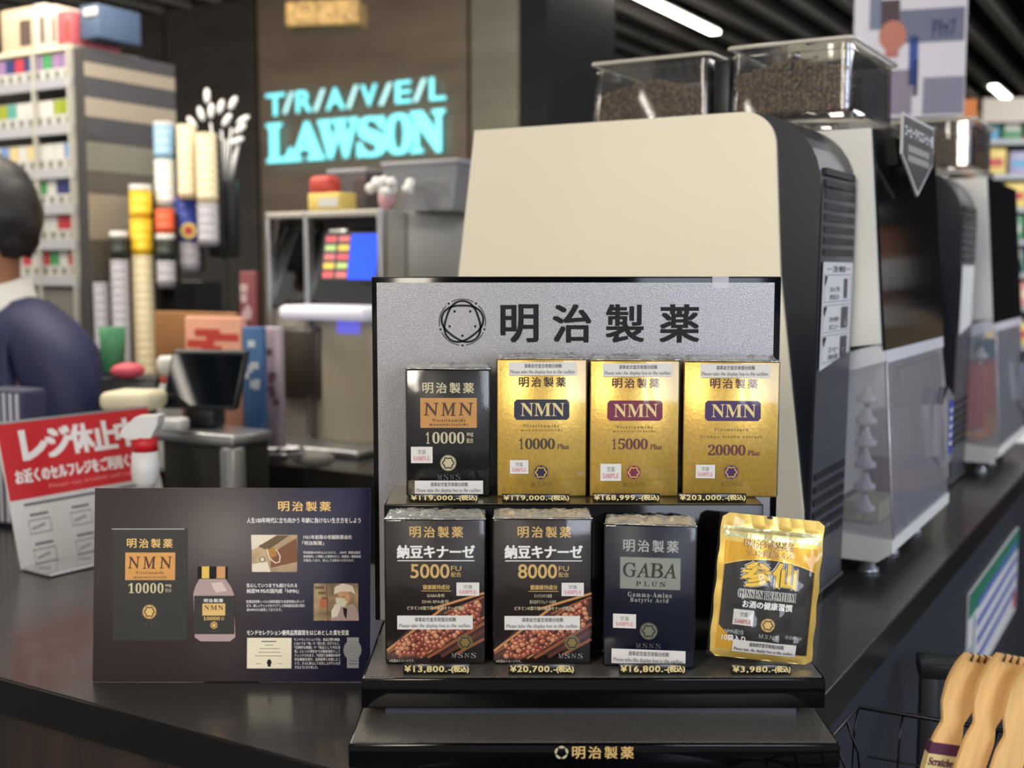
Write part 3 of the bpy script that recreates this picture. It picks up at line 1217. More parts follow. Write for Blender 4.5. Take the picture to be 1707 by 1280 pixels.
for px, s, lb in (((683, 825, 797, 838), '¥119,000.-', 'black price tag with gilt digits under the small black carton'),
                  ((837, 825, 950, 838), '¥119,000.-', 'black price tag with gilt digits under the gold carton with the navy plate'),
                  ((988, 826, 1100, 840), '¥168,999.-', 'black price tag with gilt digits under the gold carton with the maroon plate'),
                  ((1131, 826, 1244, 840), '¥203,000.-', 'black price tag with gilt digits under the gold carton with the purple plate')):
    price(px, 1.118, ZS, s, lb)
for px, s, lb in (((672, 1108, 783, 1125), '¥13,800.-', 'leftmost front-row price tag, reading 13,800, under the first brown carton'),
                  ((848, 1108, 958, 1125), '¥20,700.-', 'front-row price tag second from left, reading 20,700, under the second brown carton'),
                  ((1032, 1107, 1143, 1124), '¥16,800.-', 'black price tag with gilt digits in front of the navy carton'),
                  ((1219, 1107, 1319, 1123), '¥3,980.-', 'black price tag with gilt digits in front of the foil pouch')):
    price(px, 1.04, ZT, s, lb)

# ------------------------------------------------------------ table-top poster
BL = WZ(155, 1137, CZ)
BR = WZ(616, 1139, CZ)
yb = (BL.y + BR.y) / 2
pw = BR.x - BL.x
ph = (W(400, 813, yb + .035).z - CZ) / math.cos(R(8))
po = thing('poster_board', 'dark brown and navy tabletop poster board with a printed box and bottle', 'poster', ((BL.x + BR.x) / 2, yb, CZ + .001))
po.rotation_euler = (R(-7.5), 0, 0)


def grad_mat(name, c0, c1, x0, x1):
    m = mat(name, c0, .45)
    nt = m.node_tree
    tc = nt.nodes.new('ShaderNodeTexCoord')
    sx = nt.nodes.new('ShaderNodeSeparateXYZ')
    mr = nt.nodes.new('ShaderNodeMapRange')
    mr.inputs['From Min'].default_value = x0
    mr.inputs['From Max'].default_value = x1
    mx = nt.nodes.new('ShaderNodeMix')
    mx.data_type = 'RGBA'
    mx.inputs[6].default_value = (*lin(c0), 1)
    mx.inputs[7].default_value = (*lin(c1), 1)
    nt.links.new(tc.outputs['Object'], sx.inputs[0])
    nt.links.new(sx.outputs[0], mr.inputs[0])
    nt.links.new(mr.outputs[0], mx.inputs[0])
    nt.links.new(mx.outputs[2], nt.nodes['Principled BSDF'].inputs['Base Color'])
    return m


t = MB()
t.rbox(-pw / 2, pw / 2, 0, .003, 0, ph, grad_mat('poster_gradient', (58, 48, 50), (38, 36, 68), 0, .13), .0006, 1)  # board colour blends from brown to navy towards the right
part('board', t, po)
t = MB()
t.prism([(-.03, 0), (.03, 0), (.02, ph * .7), (-.02, ph * .7)], .003, .005, black_satin)
part('easel_back', t, po)
f2 = Aff((168, 813), (617, 812), (155, 1137), pw, ph)
t = MB()
Q = f2.rect
y1 = -.0004
meiji(t, f2, (466, 835, 551, 851), gold_ink, .02, y1)
t.txt('人生100年時代に立ち向かう 年齢に負けない生き方をしよう', Q(414, 862, 599, 871), y1, white_ink, '', .016)
t.txt('1951年創業の老舗製薬会社', Q(505, 891, 584, 898), y1, white_ink, '', .016)
t.txt('「明治製薬」', Q(503, 901, 538, 908), y1, white_ink, '', .016)
for i, s_ in enumerate(('明治製薬は70年以上にわたり、（GMP）医薬品適正', '製造基準」に準拠した管理のもと、医薬品・健康食品', 'を製造しており、安心してお飲みいただけます。')):
    t.txt(s_, Q(504, 918 + 6.6 * i, (597, 597, 586)[i], 922.5 + 6.6 * i), y1, white_ink, '', .008)
t.txt('安心していつまでも続けられる', Q(410, 972, 492, 979), y1, white_ink, '', .016)
t.txt('純度99.9%の国内産「NMN」', Q(410, 981, 494, 988.5), y1, white_ink, '', .016)
for i, s_ in enumerate(('医薬品同等レベルの原料選定や品質管理も行って', 'おり、厳しいチェックをクリアした高純度高品質の国内', '産NMNのみ使用しております。')):
    t.txt(s_, Q(409, 1000 + 6.8 * i, (503, 503, 466)[i], 1005 + 6.8 * i), y1, white_ink, '', .008)
t.txt('モンドセレクション優秀品質銀賞をはじめとした賞を受賞', Q(408, 1050, 573, 1058.5), y1, white_ink, '', .016)
for i, s_ in enumerate(('モンドセレクションでは、食品分野の審査', 'においては「味」や「見た目」だけでなく、', '「圧倒的な問題」や「商品としての正当', '性」といった項目までが審査項目として', 'チェックされます。今回第三者機関の科学', '的な審査を受け、品質基準に合格したこ', 'とで、さらに安心してお召し上がりいただ', 'けるようになりました。')):
    t.txt(s_, Q(484, 1063 + 6.6 * i, 558 if i < 7 else 521, 1068 + 6.6 * i), y1, white_ink, '', .008)
part('printed_lettering', t, po)
t = MB()
# printed box
t.rect(Q(194, 881, 314, 1068), -.0002, mat('print_box_black', (34, 34, 32), .5))
t.rect(Q(194, 881, 312, 882.3), -.0003, silver_ink)
meiji(t, f2, (218, 898, 292, 913), gold_ink, .015, y1)
t.rect(Q(214, 921, 295, 967), -.0003, copper_plate)
for ch, xx in zip('NMN', ((219, 238), (243, 264), (270, 290))):
    t.txt(ch, Q(xx[0], 928, xx[1], 948), y1, mat('brown_ink'), 'i', .012)
t.txt('Nicotinamide', Q(231, 952, 277, 957), y1, mat('brown_ink'), 'b', 0, 1.3)
t.txt('mononucleotide', Q(227, 960, 281, 964), y1, mat('brown_ink'), 'b', 0, 1.3)
t.txt('10000', Q(218, 972, 275, 989), y1, pale_gold_ink, 'b', 0, 1.1)
t.txt('mg', Q(278, 974, 288, 979), y1, pale_gold_ink, 'b')
t.txt('配合', Q(278, 981, 288, 987), y1, pale_gold_ink)
seal(t, f2, 251, 1020, 11.5, gold_ink, mat('brown_ink'), -.0003)
t.txt('MSNS', Q(240, 1036, 269, 1044), y1, mat('faint_grey', (64, 64, 60), .5), 'i', 0, 1.4)
part('printed_box_picture', t, po, 'printed picture of a black box')
t = MB()
# printed bottle
t.rect(Q(331, 944, 380, 965), -.0002, ink)
for a, b, m_ in ((338, 350, mat('cap_gold', (226, 190, 90), .4)), (362, 376, mat('cap_copper', (206, 148, 96), .4))):
    t.rect(Q(a, 944, b, 964), -.0003, m_)
pk = mat('bottle_pink', (172, 150, 148), .5)
t.poly([f2.xz(*p) for p in ((334, 965), (376, 965), (384, 977), (389, 990), (389, 1062), (380, 1069), (332, 1069), (323, 1062), (323, 990), (327, 977))], -.0002, pk)
t.poly([f2.xz(*p) for p in ((352, 972), (370, 970), (378, 985), (360, 988))], -.0003, mat('bottle_hi', (210, 190, 186), .5))
t.rect(Q(323, 993, 389, 1057), -.0003, mat('print_box_black'))
t.txt('明治製薬', Q(340, 998, 371, 1004), y1, white_ink, '', .02, 1.2)
t.rect(Q(337, 1006, 374, 1026), y1, gold_ink)
t.txt('NMN', Q(340, 1009, 371, 1017), -.0005, mat('brown_ink'), 'b', 0, 1.2)
t.txt('10000', Q(338, 1028, 365, 1034), y1, gold_ink, 'b')
t.txt('配合', Q(367, 1028, 372, 1034), y1, gold_ink)
seal(t, f2, 355, 1042, 6, gold_ink, mat('brown_ink'), -.0004)
t.txt('MSNS', Q(346, 1050, 364, 1054), y1, mat('faint_grey'), 'i')
part('printed_bottle_picture', t, po, 'printed picture of a capped bottle')
# printed photographs
ph1 = mat('photo_tan', (176, 150, 118), .5, var=.25, vs=40)
t = MB()
t.rect(Q(420, 891, 494, 953), -.0002, ph1)
t.poly([f2.xz(*p) for p in ((420, 891), (462, 891), (430, 912), (420, 916))], -.0003, mat('photo_white', (228, 216, 196), .5))
t.poly([f2.xz(*p) for p in ((431, 910), (462, 892), (482, 892), (446, 917))], -.0004, mat('photo_olive', (98, 80, 52), .5))
t.poly([f2.xz(*p) for p in ((452, 922), (494, 896), (494, 936), (450, 946))], -.0003, mat('photo_brown', (122, 74, 46), .5))
t.line([f2.xz(*p) for p in ((445, 914), (449, 930), (458, 938), (465, 936), (466, 926), (460, 915))], .0012, -.0005, mat('photo_white'))
t.poly([f2.xz(*p) for p in ((446, 915), (458, 912), (461, 926), (450, 930))], -.00045, mat('photo_gold', (176, 124, 52), .5))
t.disc(f2.xz(437, 932), .0032, .003, -.0004, mat('photo_grey', (120, 112, 98), .5), 14)
t.disc(f2.xz(437, 932), .002, .002, -.00045, mat('photo_white'), 14)
t.poly([f2.xz(*p) for p in ((420, 940), (445, 936), (450, 953), (420, 953))], -.00035, mat('photo_white'))
part('printed_photograph', t, po, 'printed sepia photograph of an instrument')
t = MB()
t.rect(Q(518, 972, 590, 1034), -.0002, mat('photo_shelf', (150, 126, 92), .5, var=.5, vs=60))
t.line([f2.xz(540, 972), f2.xz(540, 1034)], .0014, -.0004, mat('photo_brown'))
t.rect(Q(528, 998, 537, 1012), -.0004, mat('photo_orange', (190, 96, 56), .5))
for i in range(3):
    t.rect(Q(521 + i * 5, 977 + i * 9, 536 + i * 2, 981 + i * 9), -.00035, mat('photo_olive'))
t.poly([f2.xz(*p) for p in ((545, 1034), (552, 1006), (566, 1010), (582, 1006), (590, 1020), (590, 1034))], -.0004, mat('photo_lilac', (176, 152, 150), .5))
t.disc(f2.xz(566, 996), .0072, .0092, -.00045, mat('photo_skin', (206, 160, 120), .5), 20)
t.poly([f2.xz(*p) for p in ((551, 990), (553, 978), (566, 972), (582, 976), (586, 990), (580, 986), (564, 985))], -.0005, mat('photo_white'))
t.poly([f2.xz(*p) for p in ((554, 996), (566, 997), (572, 1002), (568, 1011), (557, 1010), (554, 1003))], -.00052, mat('photo_mask', (214, 214, 190), .5))
t.line([f2.xz(555, 993), f2.xz(560, 993)], .0007, -.00055, ink)
t.line([f2.xz(564, 994), f2.xz(569, 994)], .0007, -.00055, ink)
t.poly([f2.xz(*p) for p in ((546, 1018), (553, 1006), (562, 1010), (556, 1026), (546, 1030))], -.00055, mat('photo_white'))
t.poly([f2.xz(*p) for p in ((565, 1012), (572, 1014), (570, 1032), (566, 1024))], -.00055, ink)
part('printed_photograph', t, po, 'printed photograph of a masked worker in a cap')
t = MB()
t.rect(Q(407, 1063, 479, 1114), -.0002, mat('certificate_cream', (232, 224, 196), .6))
for i, (a, b) in enumerate(((431, 455), (436, 450), (428, 460), (426, 461), (420, 464))):
    t.line([f2.xz(a, 1069 + i * 6), f2.xz(b, 1069 + i * 6)], .0012 if i == 0 else .0006, -.0003, ink_grey)
t.rect(Q(440, 1099, 445, 1111), -.0003, ink)
t.disc(f2.xz(442.5, 1104), .0026, .0026, -.00035, ink, 12)
t.line([f2.xz(421, 1106), f2.xz(428, 1106)], .0005, -.0003, ink_grey)
t.line([f2.xz(457, 1106), f2.xz(464, 1106)], .0005, -.0003, ink_grey)
part('printed_certificate', t, po, 'printed cream certificate')
t = MB()
ms = mat('medal_silver', (150, 152, 158), .4, metal=.2)
t.rect(Q(569, 1062, 588, 1113), -.0002, ms)
t.disc(f2.xz(578, 1083), .0096, .0110, -.0003, ms, 28)
c_ = f2.xz(578, 1083)
t.line(arc(c_[0], c_[1], .0082, .0096, 0, 360, 28), .0004, -.0004, ink_grey)
t.line(arc(c_[0], c_[1], .0055, .0064, 0, 360, 28), .0004, -.0004, ink_grey)
for i in range(4):
    t.line([f2.xz(573, 1078 + i * 3), f2.xz(583, 1078 + i * 3)], .0004, -.0004, ink_grey)
for i in range(2):
    t.line([f2.xz(571, 1101 + i * 5), f2.xz(586, 1101 + i * 5)], .001, -.0004, ink_grey)
part('printed_medal', t, po, 'printed silver medal')


# ------------------------------------------------------------ coffee machines
MO = Vector((.38, 1.49, CZ))
bean_real = [mat('coffee_bean_dark', (124, 104, 86), .32), mat('coffee_bean_brown', (152, 128, 102), .34)]


def beans(x0, x1, y0, y1, z0, z1, seed):
    t = MB()
    rnd = random.Random(seed)

    def one(p):
        a = Vector((rnd.gauss(0, 1), rnd.gauss(0, 1), rnd.gauss(0, 1))).normalized()
        M_ = a.to_track_quat('X', 'Z').to_matrix()
        t.ell(p, (.0058, .0040, .0033), rnd.choice(bean_real), 6, 4, M_)
    st = .0072
    zz = z0
    while zz < z1:
        top = z1
        x = x0
        while x < x1:
            hgt = z1 - .02 * abs((x - (x0 + x1) / 2) / (x1 - x0)) * 2
            if zz < hgt:
                one((x + rnd.uniform(-.002, .002), y0 + rnd.uniform(0, .003), zz + rnd.uniform(-.002, .002)))
            x += st
        y = y0
        while y < y1:
            if zz < z1 - .018:
                one((x1 - rnd.uniform(0, .003), y + rnd.uniform(-.002, .002), zz))
            y += st
        zz += st * .8
    x = x0
    while x < x1:
        y = y0
        while y < y1:
            hgt = z1 - .02 * abs((x - (x0 + x1) / 2) / (x1 - x0)) * 2
            one((x + rnd.uniform(-.002, .002), y + rnd.uniform(-.002, .002), hgt + rnd.uniform(-.002, .003)))
            y += st
        x += st
    t.box(x0, x1 - .003, y0 + .004, y1, z0, z1 - .014, bean_real[0])
    return t


def hopper(root, x0, x1, y0, y1, z0, z1, seed, fill, slope=.012, grinder=False):
    h = MB()
    w_ = .003

    def ring(x0, x1, y0, y1, z):
        r = .009
        pts = []
        for cx, cy, a in ((x1 - r, y0 + r, -90), (x1 - r, y1 - r, 0), (x0 + r, y1 - r, 90), (x0 + r, y0 + r, 180)):
            for k in range(5):
                an = R(a + 22.5 * k)
                pts.append((cx + r * math.cos(an), cy + r * math.sin(an), z))
        return pts
    lv = [ring(x0 - slope, x1 + slope * .4, y0 - .004, y1, z0), ring(x0, x1, y0, y1, z1)]
    inn = [ring(x0 - slope + w_, x1 + slope * .4 - w_, y0 - .004 + w_, y1 - w_, z0), ring(x0 + w_, x1 - w_, y0 + w_, y1 - w_, z1)]
    n = len(lv[0])
    for L, fl_ in ((lv, 0), (inn, 1)):
        fs_ = [(i, (i + 1) % n, (i + 1) % n + n, i + n) for i in range(n)]
        if fl_:
            fs_ = [f[::-1] for f in fs_]
        h.add(L[0] + L[1], fs_, clear_tub, True)
    hp = part('bean_hopper', h, root, 'clear plastic bean hopper')
    ld = MB()
    rim = ring(x0 - .006, x1 + .006, y0 - .006, y1 + .006, z1 + .004)
    ld.tube(rim, .0032, mat('hopper_rim', (206, 200, 186), .25, spec=.7), 8, True)
    ld.add(ring(x0, x1, y0, y1, z1 + .002), [tuple(range(n))], clear_tub)
    ld.tube(ring(x0 - .002, x1 + .002, y0 - .002, y1 + .002, z1 - .009), .0012, clear_tub, 6, True)
    part('lid', ld, hp)
    b = beans(x0 - slope * .5 + .006, x1 - .006, y0 + .006, y0 + .10, z0 + .002, z0 + (z1 - z0) * min(.84, fill + .08), seed)
    part('coffee_beans', b, hp, 'dark roasted coffee beans', 'stuff')
    if grinder:
        g = MB()
        cx = (x0 + x1) / 2 + .005
        g.lathe([(.007, 0), (.007, .006), (.004, .007), (.004, .04), (.006, .041), (.006, .048), (.003, .05)], (cx, y0 + .012, z1 - .056), chrome, 12)
        g.tube([(cx, y0 + .012, z1 - .034), (cx + .012, y0 + .012, z1 - .03), (cx + .018, y0 + .012, z1 - .018), (cx + .032, y0 + .012, z1 - .016)], .0014, chrome, 6)
        part('latch', g, hp, 'small chrome latch')


def coffee_machine(u, label, content, seed, detail=True):
    root = thing('coffee_machine', label, 'coffee machine', MO + AY * u, ANG, 'coffee machines on the counter')
    # dark framed cabinet
    prof = [(-.50, .012), (.0, .012), (.004, .3), (.007, .54)] + arc(-.083, .55, .09, .092, 0, 90, 9) + [(-.50, .642)]
    t = MB()
    t.prism(prof, 0.006, .18, machine_dark)
    part('cabinet_body', t, root, 'dark cabinet body with a rounded top corner')
    t = MB()
    t.prism([(.0, .014), (.0045, .3), (.0075, .54), (.0085, .54), (.0055, .3), (.0012, .014)], .012, .176, machine_vent)
    part('front_skin', t, root)
    t = MB()
    t.prism([(-.56, .02), (-.002, .02), (-.004, .13), (-.041, .436)] + arc(-.095, .60, .045, .045, 0, 90, 8) + [(-.505, .646), (-.534, .436)], 0, .006, machine_white)
    part('side_panel', t, root, 'large cream side panel')
    for i in range(8):
        z = .567 - .0146 * i
        t = MB()
        t.box(.004, .0098, .022, .166, z - .0042, z + .0042, slot_black)
        part('vent_slot', t, root)
    for i in range(6):
        z = .172 - .017 * i
        t = MB()
        t.box(-.001, .0056 - (.0015 * (i / 6)), .020, .168, z - .0044, z + .0044, slot_black)
        part('vent_slot', t, root)
    t = MB()
    t.box(-.002, .003, .0, .182, .008, .0125, silver)
    part('chrome_edge', t, root)
    # instruction label on the vent side
    t = MB()
    X = .0098
    pl = [(X - .004, y, z) for y, z in ((.014, .305), (.160, .322), (.160, .452), (.014, .452))]
    t.add([(X - .001, .014, .312), (X - .001, .160, .330), (X + .001, .160, .452), (X + .001, .014, .452)], [(0, 1, 2, 3)], white_paper)
    if detail:
        def lab(y0, y1, z0, z1, m):
            xx = lambda z: X - .001 + .002 * (z - .312) / .14 + .0004
            t.add([(xx(z0), y0, z0), (xx(z0), y1, z0), (xx(z1), y1, z1), (xx(z1), y0, z1)], [(0, 1, 2, 3)], m)
        lab(.03, .055, .4425, .4435, ink)
        lab(.125, .148, .4425, .4435, ink)
        for k in range(3):
            zb = .412 - .0395 * k
            for (a, b, c_, d_) in ((.022, .152, zb + .023, zb + .0236), (.022, .152, zb - .012, zb - .0114)):
                lab(a, b, c_, d_, ink)
            lab(.022, .0228, zb - .012, zb + .023, ink)
            lab(.151, .1518, zb - .012, zb + .023, ink)
            t.add([(X + .0012, .024, zb + .022), (X + .0012, .024, zb + .008), (X + .0012, .036, zb + .022)], [(0, 1, 2)], ink)
            if k == 0:
                lab(.116, .134, zb - .008, zb + .018, dark_grey)
                lab(.114, .136, zb + .014, zb + .019, cream)
            else:
                lab(.108, .142, zb - .009, zb + .020, dark_grey)
                lab(.120, .134, zb - .006, zb + .004, white_paper)
        o_ = MB()
        o_.txt('ご注文・操作方法', (.06, .439, .12, .447), -(X + .0014), ink, '', .03)
        for k, (l1_, l2_) in enumerate((('カップを', '取り出し口へ'), ('ボタンを押す', 'メニュー'), ('コーヒー', '完成'))):
            zb = .412 - .0395 * k
            o_.txt(l1_, (.05, zb + .001, .095, zb + .008), -(X + .0010), ink, '', .02)
            o_.txt(l2_, (.05, zb - .009, .095, zb - .002), -(X + .0008), ink, '', .02)
        # turn the print from the x-z plane to the y-z plane
        o_.v = [(-y_, x_, z_) for x_, y_, z_ in o_.v]
        b_ = len(t.v)
        t.add(o_.v, o_.f, ink)
    part('instruction_label', t, root, 'white printed instruction label')
    # brewing unit beyond
    t = MB()
    t.prism([(-.50, .10), (-.03, .10), (-.03, .33), (.046, .34), (.024, .636), (-.50, .636)], .18, .61, machine_grey_white)
    part('brewer_body', t, root, 'white brewing unit')
    t = MB()
    t.add([(.0235, .19, .636), (.0235, .61, .636), (.0475, .61, .33), (.0475, .19, .33), (.0275, .19, .636), (.0275, .61, .636), (.0515, .61, .33), (.0515, .19, .33)],
          [(4, 7, 6, 5), (0, 1, 2, 3), (0, 4, 5, 1), (3, 2, 6, 7), (0, 3, 7, 4), (1, 5, 6, 2)], black_gloss)
    part('glass_front', t, root, 'glossy black glass front')
    # base tray
    t = MB()
    t.prism([(-.45, .03), (.05, .03), (.07, .045), (.07, .062), (-.45, .10)], .185, .61, machine_grey_white)
    part('base_tray', t, root)
    for xx_, yy_ in ((.02, .25), (.02, .38), (.02, .55), (-.4, .25), (-.4, .55)):
        t = MB()
        t.lathe([(.018, 0), (.018, .004), (.012, .006), (.012, .03)], (xx_, yy_, 0), silver, 14)
        part('foot', t, root)
    # clear dispenser cover
    t = MB()
    t.add([(-.03, .195, .062), (.068, .195, .062), (.05, .195, .315), (-.03, .195, .29)], [(0, 1, 2, 3)], acrylic)
    t.add([(.068, .195, .062), (.068, .61, .062), (.05, .61, .315), (.05, .195, .315)], [(0, 1, 2, 3)], acrylic)
    t.add([(.066, .199, .064), (.066, .606, .064), (.048, .606, .315), (.048, .199, .315)], [(3, 2, 1, 0)], acrylic)
    t.add([(-.03, .606, .062), (.068, .606, .062), (.05, .606, .315), (-.03, .606, .315)], [(3, 2, 1, 0)], acrylic)
    dc = part('dispenser_cover', t, root, 'clear acrylic dispenser cover')
    t = MB()
    t.prism([(-.03, .29), (.0515, .315), (.049, .342), (-.03, .315)], .193, .198, acrylic_white)
    t.add([(.0525, .193, .312), (.0525, .612, .312), (.0495, .612, .343), (.0495, .193, .343)], [(0, 1, 2, 3)], acrylic_white)
    t.add([(.0495, .193, .343), (.0495, .612, .343), (-.03, .612, .318), (-.03, .193, .318)], [(0, 1, 2, 3)], acrylic_white)
    t.tube([(.069, .195, .063), (.052, .195, .315)], .0012, acrylic_white, 6)
    t.tube([(.0665, .29, .064), (.0505, .27, .30), (.0505, .59, .30), (.0665, .60, .075)], .001, mat('seam_dark', (70, 66, 74), .4), 6)
    part('cover_band', t, dc, 'milky white band of the cover')
    t = MB()
    for k in range(6):
        z = .09 + k * .032
        t.lathe([(.006, 0), (.016, .003), (.016, .010), (.009, .014), (.005, .026)], (.018, .232, z), acrylic_white, 14)
    t.lathe([(.004, 0), (.004, .2)], (.018, .232, .075), chrome, 8)
    part('lid_tower', t, root, 'translucent stacked lids behind the cover')
    t = MB()
    for (yy0, yy1, z0_, z1_, m_) in content:
        t.rbox(-.02, .035, yy0, yy1, z0_, z1_, m_, .004)
    part('cup_supplies', t, root)
    t = MB()
    pts = [(.062, y_, z_) for y_, z_ in ((.50, .14), (.545, .115), (.60, .12), (.60, .23), (.545, .25), (.50, .225))]
    t.add([(p[0] + .012 - .06 * (p[2] - .14) * 0, p[1], p[2]) for p in pts] + [(p[0] - .002, p[1], p[2]) for p in pts],
          [(0, 1, 2, 3, 4, 5)] + [(i, (i + 1) % 6, (i + 1) % 6 + 6, i + 6) for i in range(6)], acrylic)
    t.add([(.0748, .56, .135), (.0748, .592, .135), (.0748, .592, .225), (.0748, .56, .225)], [(0, 1, 2, 3)], mat('badge_blue', (34, 66, 170), .4))
    for k in range(5):
        t.add([(.0752, .568, .148 + k * .014), (.0752, .584, .15 + k * .014), (.0752, .584, .157 + k * .014), (.0752, .568, .155 + k * .014)], [(0, 1, 2, 3)], white_ink)
    part('round_badge', t, root, 'clear flange with a blue badge')
    # hoppers
    hopper(root, -.405, -.222, .20, .44, .636, .757, seed, .68)
    t = MB()
    t.rbox(-.215, -.188, .205, .40, .636, .752, black_satin, .004)
    part('hopper_divider', t, root, 'black divider between the hoppers')
    hopper(root, -.182, -.012, .20, .46, .666, .760, seed + 1, .72, .004, True)
    t = MB()
    t.rbox(-.19, -.004, .195, .47, .648, .668, clear_tub, .003)
    t.rbox(-.17, -.03, .21, .45, .636, .650, clear_tub, .003)
    part('hopper_base', t, root, 'clear stepped hopper base')
    return root


maroon_b = mat('supply_maroon', (132, 62, 84), .5)
cream_b = mat('supply_cream', (206, 196, 156), .5)
wht_b = mat('supply_white', (190, 186, 184), .5)
or_b = mat('supply_orange', (214, 88, 38), .5)
or2_b = mat('supply_amber', (226, 140, 60), .5)
bl_b = mat('supply_blue', (70, 150, 190), .5)
coffee_machine(0, 'nearest white and dark coffee machine with a big cream side panel', [(.42, .56, .075, .15, maroon_b), (.38, .46, .15, .22, wht_b), (.26, .36, .07, .10, cream_b)], 11)
coffee_machine(1.0, 'second coffee machine further down the counter, behind the arrow sign', [(.20, .38, .10, .24, or_b), (.22, .40, .075, .13, or2_b), (.44, .54, .10, .28, bl_b)], 21, False)
# low black shelf step between the machines
t = MB()
t.rbox(-.42, -.02, .66, .96, 0, .40, black_gloss, .004)
t.rbox(-.40, -.03, .665, .955, .402, .46, dark_grey, .004)
solo('milk_cooler', t, 'black milk cooler unit standing between the two coffee machines', 'cooler', MO, ANG)

# arrow-shaped sign on the front of the nearest machine
pt = Pl(MO + AX * .050, ANG + R(90))
t = MB()
P5 = [(.255, .200), (.475, .205), (.475, .162), (.375, .118), (.265, .160)]
P5 = [(.250, .664), (.470, .664), (.470, .606), (.365, .552), (.250, .606)]
t.prism(P5, 0, .003, mat('arrow_border', (196, 190, 184), .5))
cx = sum(p[0] for p in P5) / 5
cz = sum(p[1] for p in P5) / 5
t.prism([(cx + (p[0] - cx) * .93, cz + (p[1] - cz) * .90) for p in P5], -.0008, 0, mat('arrow_dark', (44, 40, 32), .5))
t.txt('コーヒーアイスコーヒー用', (.262, .632, .458, .648), -.0012, white_ink, '', .04)
t.rect((.285, .612, .435, .622), -.0012, mat('arrow_bar', (150, 146, 136), .5))
t.rect((.285, .598, .435, .608), -.0012, mat('arrow_bar'))
t.box(.34, .38, .003, .0195, .60, .64, black_satin)
solo('arrow_sign', t, 'dark pentagon arrow sign with a pale border on the nearest coffee machine', 'sign', MO + AX * .052, ANG + R(90))

# ------------------------------------------------------------ hanging banner, upper right
PB = Pl(W(1515, 100, 2.75), ANG + R(14))
a0 = PB.xz(1422, 100)[0]
a1 = PB.xz(1610, 100)[0]
b0 = PB.xz(1515, 196)[1]
t = MB()
t.box(a0, a1, 0, .01, b0, CEIL - PB.P.z - .02, mat('banner_white', (220, 214, 222), .5))
solo_b = t
BR_ = PB.rect
for (r, c_) in (((1425, 118, 1520, 192), (138, 128, 146)), ((1450, -20, 1470, 50), (120, 128, 150)), ((1468, 0, 1500, 60), (74, 56, 62)), ((1500, 14, 1608, 70), (110, 114, 136)),
                ((1538, 128, 1606, 190), (132, 130, 150)), ((1515, 60, 1530, 142), (44, 74, 150)), ((1476, 46, 1498, 96), (186, 112, 100)), ((1522, 100, 1530, 160), (80, 66, 90))):
    t.rect(BR_(*r), -.001, mat('banner_%d_%d_%d' % c_, c_, .55))
t.disc(PB.xz(1488, 60), .03, .035, -.0015, mat('banner_skin', (190, 120, 100), .55))
t.txt('ドリップ', BR_(1555, 30, 1592, 62), -.002, mat('banner_ink', (50, 60, 100), .5), '', .03)
t.line([PB.xz(1428, 60), PB.xz(1424, 190)], .006, -.002, cream)
t.box(a0 + .02, a0 + .024, .003, .007, CEIL - PB.P.z - .02, CEIL - PB.P.z, black_satin)
t.box(a1 - .024, a1 - .02, .003, .007, CEIL - PB.P.z - .02, CEIL - PB.P.z, black_satin)
solo('hanging_banner', t, 'pale lilac photo banner hanging above the coffee machines', 'banner', PB.P, PB.ang)

# ------------------------------------------------------------ goods at the far right
PG = Pl(W(1640, 455, 4.6), R(-8), 0)
g0, g1 = PG.xz(1596, 300)[0], PG.xz(1800, 300)[0]
gon = thing('display_shelving', 'tall shelving full of colourful goods at the far right', 'shelf', PG.P, PG.ang)
t = MB()
t.box(g0, g1, .40, .43, 0, 2.02, dark_grey)
part('back_board', t, gon)
t = MB()
t.box(g0 - .02, g0, 0, .43, 0, 2.02, dark_grey)
part('side_board', t, gon)
rows = [232, 290, 345, 400, 455, 510, 575, 650, 720, 790]
goods_c = [(228, 196, 168), (206, 96, 74), (236, 224, 196), (150, 176, 160), (226, 190, 90), (208, 208, 212), (180, 120, 110), (110, 170, 180), (214, 128, 120), (94, 120, 110)]
rnd = random.Random(5)
shz = []
for i, py in enumerate(rows):
    z = PG.xz(1655, py)[1]
    shz.append(z)
    t = MB()
    t.box(g0, g1, 0, .40, z - .02, z, mat('shelf_edge', (170, 172, 172), .4))
    part('shelf_board', t, gon)
cols_n = ['orange-red', 'green', 'yellow', 'blue', 'pink', 'white', 'red', 'teal', 'beige', 'lilac']
cols_c = [(216, 104, 58), (96, 150, 104), (226, 200, 110), (96, 160, 196), (222, 150, 140), (224, 218, 206), (190, 70, 60), (84, 140, 140), (226, 204, 170), (170, 160, 190)]
for i, z in enumerate(shz):
    zt = shz[i - 1] - .02 if i else z + .16
    n = 5
    x = g0 + .015
    for k in range(n):
        wd2 = rnd.uniform(.055, .085)
        hh = min(zt - z - .012, rnd.uniform(.085, .125))
        ci = rnd.randrange(10)
        t = MB()
        t.rbox(-wd2 / 2, wd2 / 2, 0, .12, 0, hh, mat('goods_' + cols_n[ci].replace('-', '_'), cols_c[ci], .5), .005)
        t.rect((-wd2 * .36, hh * .3, wd2 * .36, hh * .62), -.0006, mat('goods_' + cols_n[(ci + 4) % 10].replace('-', '_'), cols_c[(ci + 4) % 10], .5))
        p = PG.P + PG.ax * (x + wd2 / 2) + PG.n * .03
        solo('snack_pack', t, '%s snack pack, %s from the left, %s shelf of the far right shelving' % (cols_n[ci], ORD[k], ORD[i]), 'pack', (p.x, p.y, z + .0005), PG.ang, 'snack packs on the far right shelving')
        x += wd2 + .012
# header sign of the shelving
t = MB()
r0 = PG.xz(1640, 200)
t.box(g0 + .08, g1, -.02, 0, PG.xz(1650, 205)[1], PG.xz(1650, 165)[1], mat('header_cream', (204, 190, 172), .5))
part('header_board', t, gon)
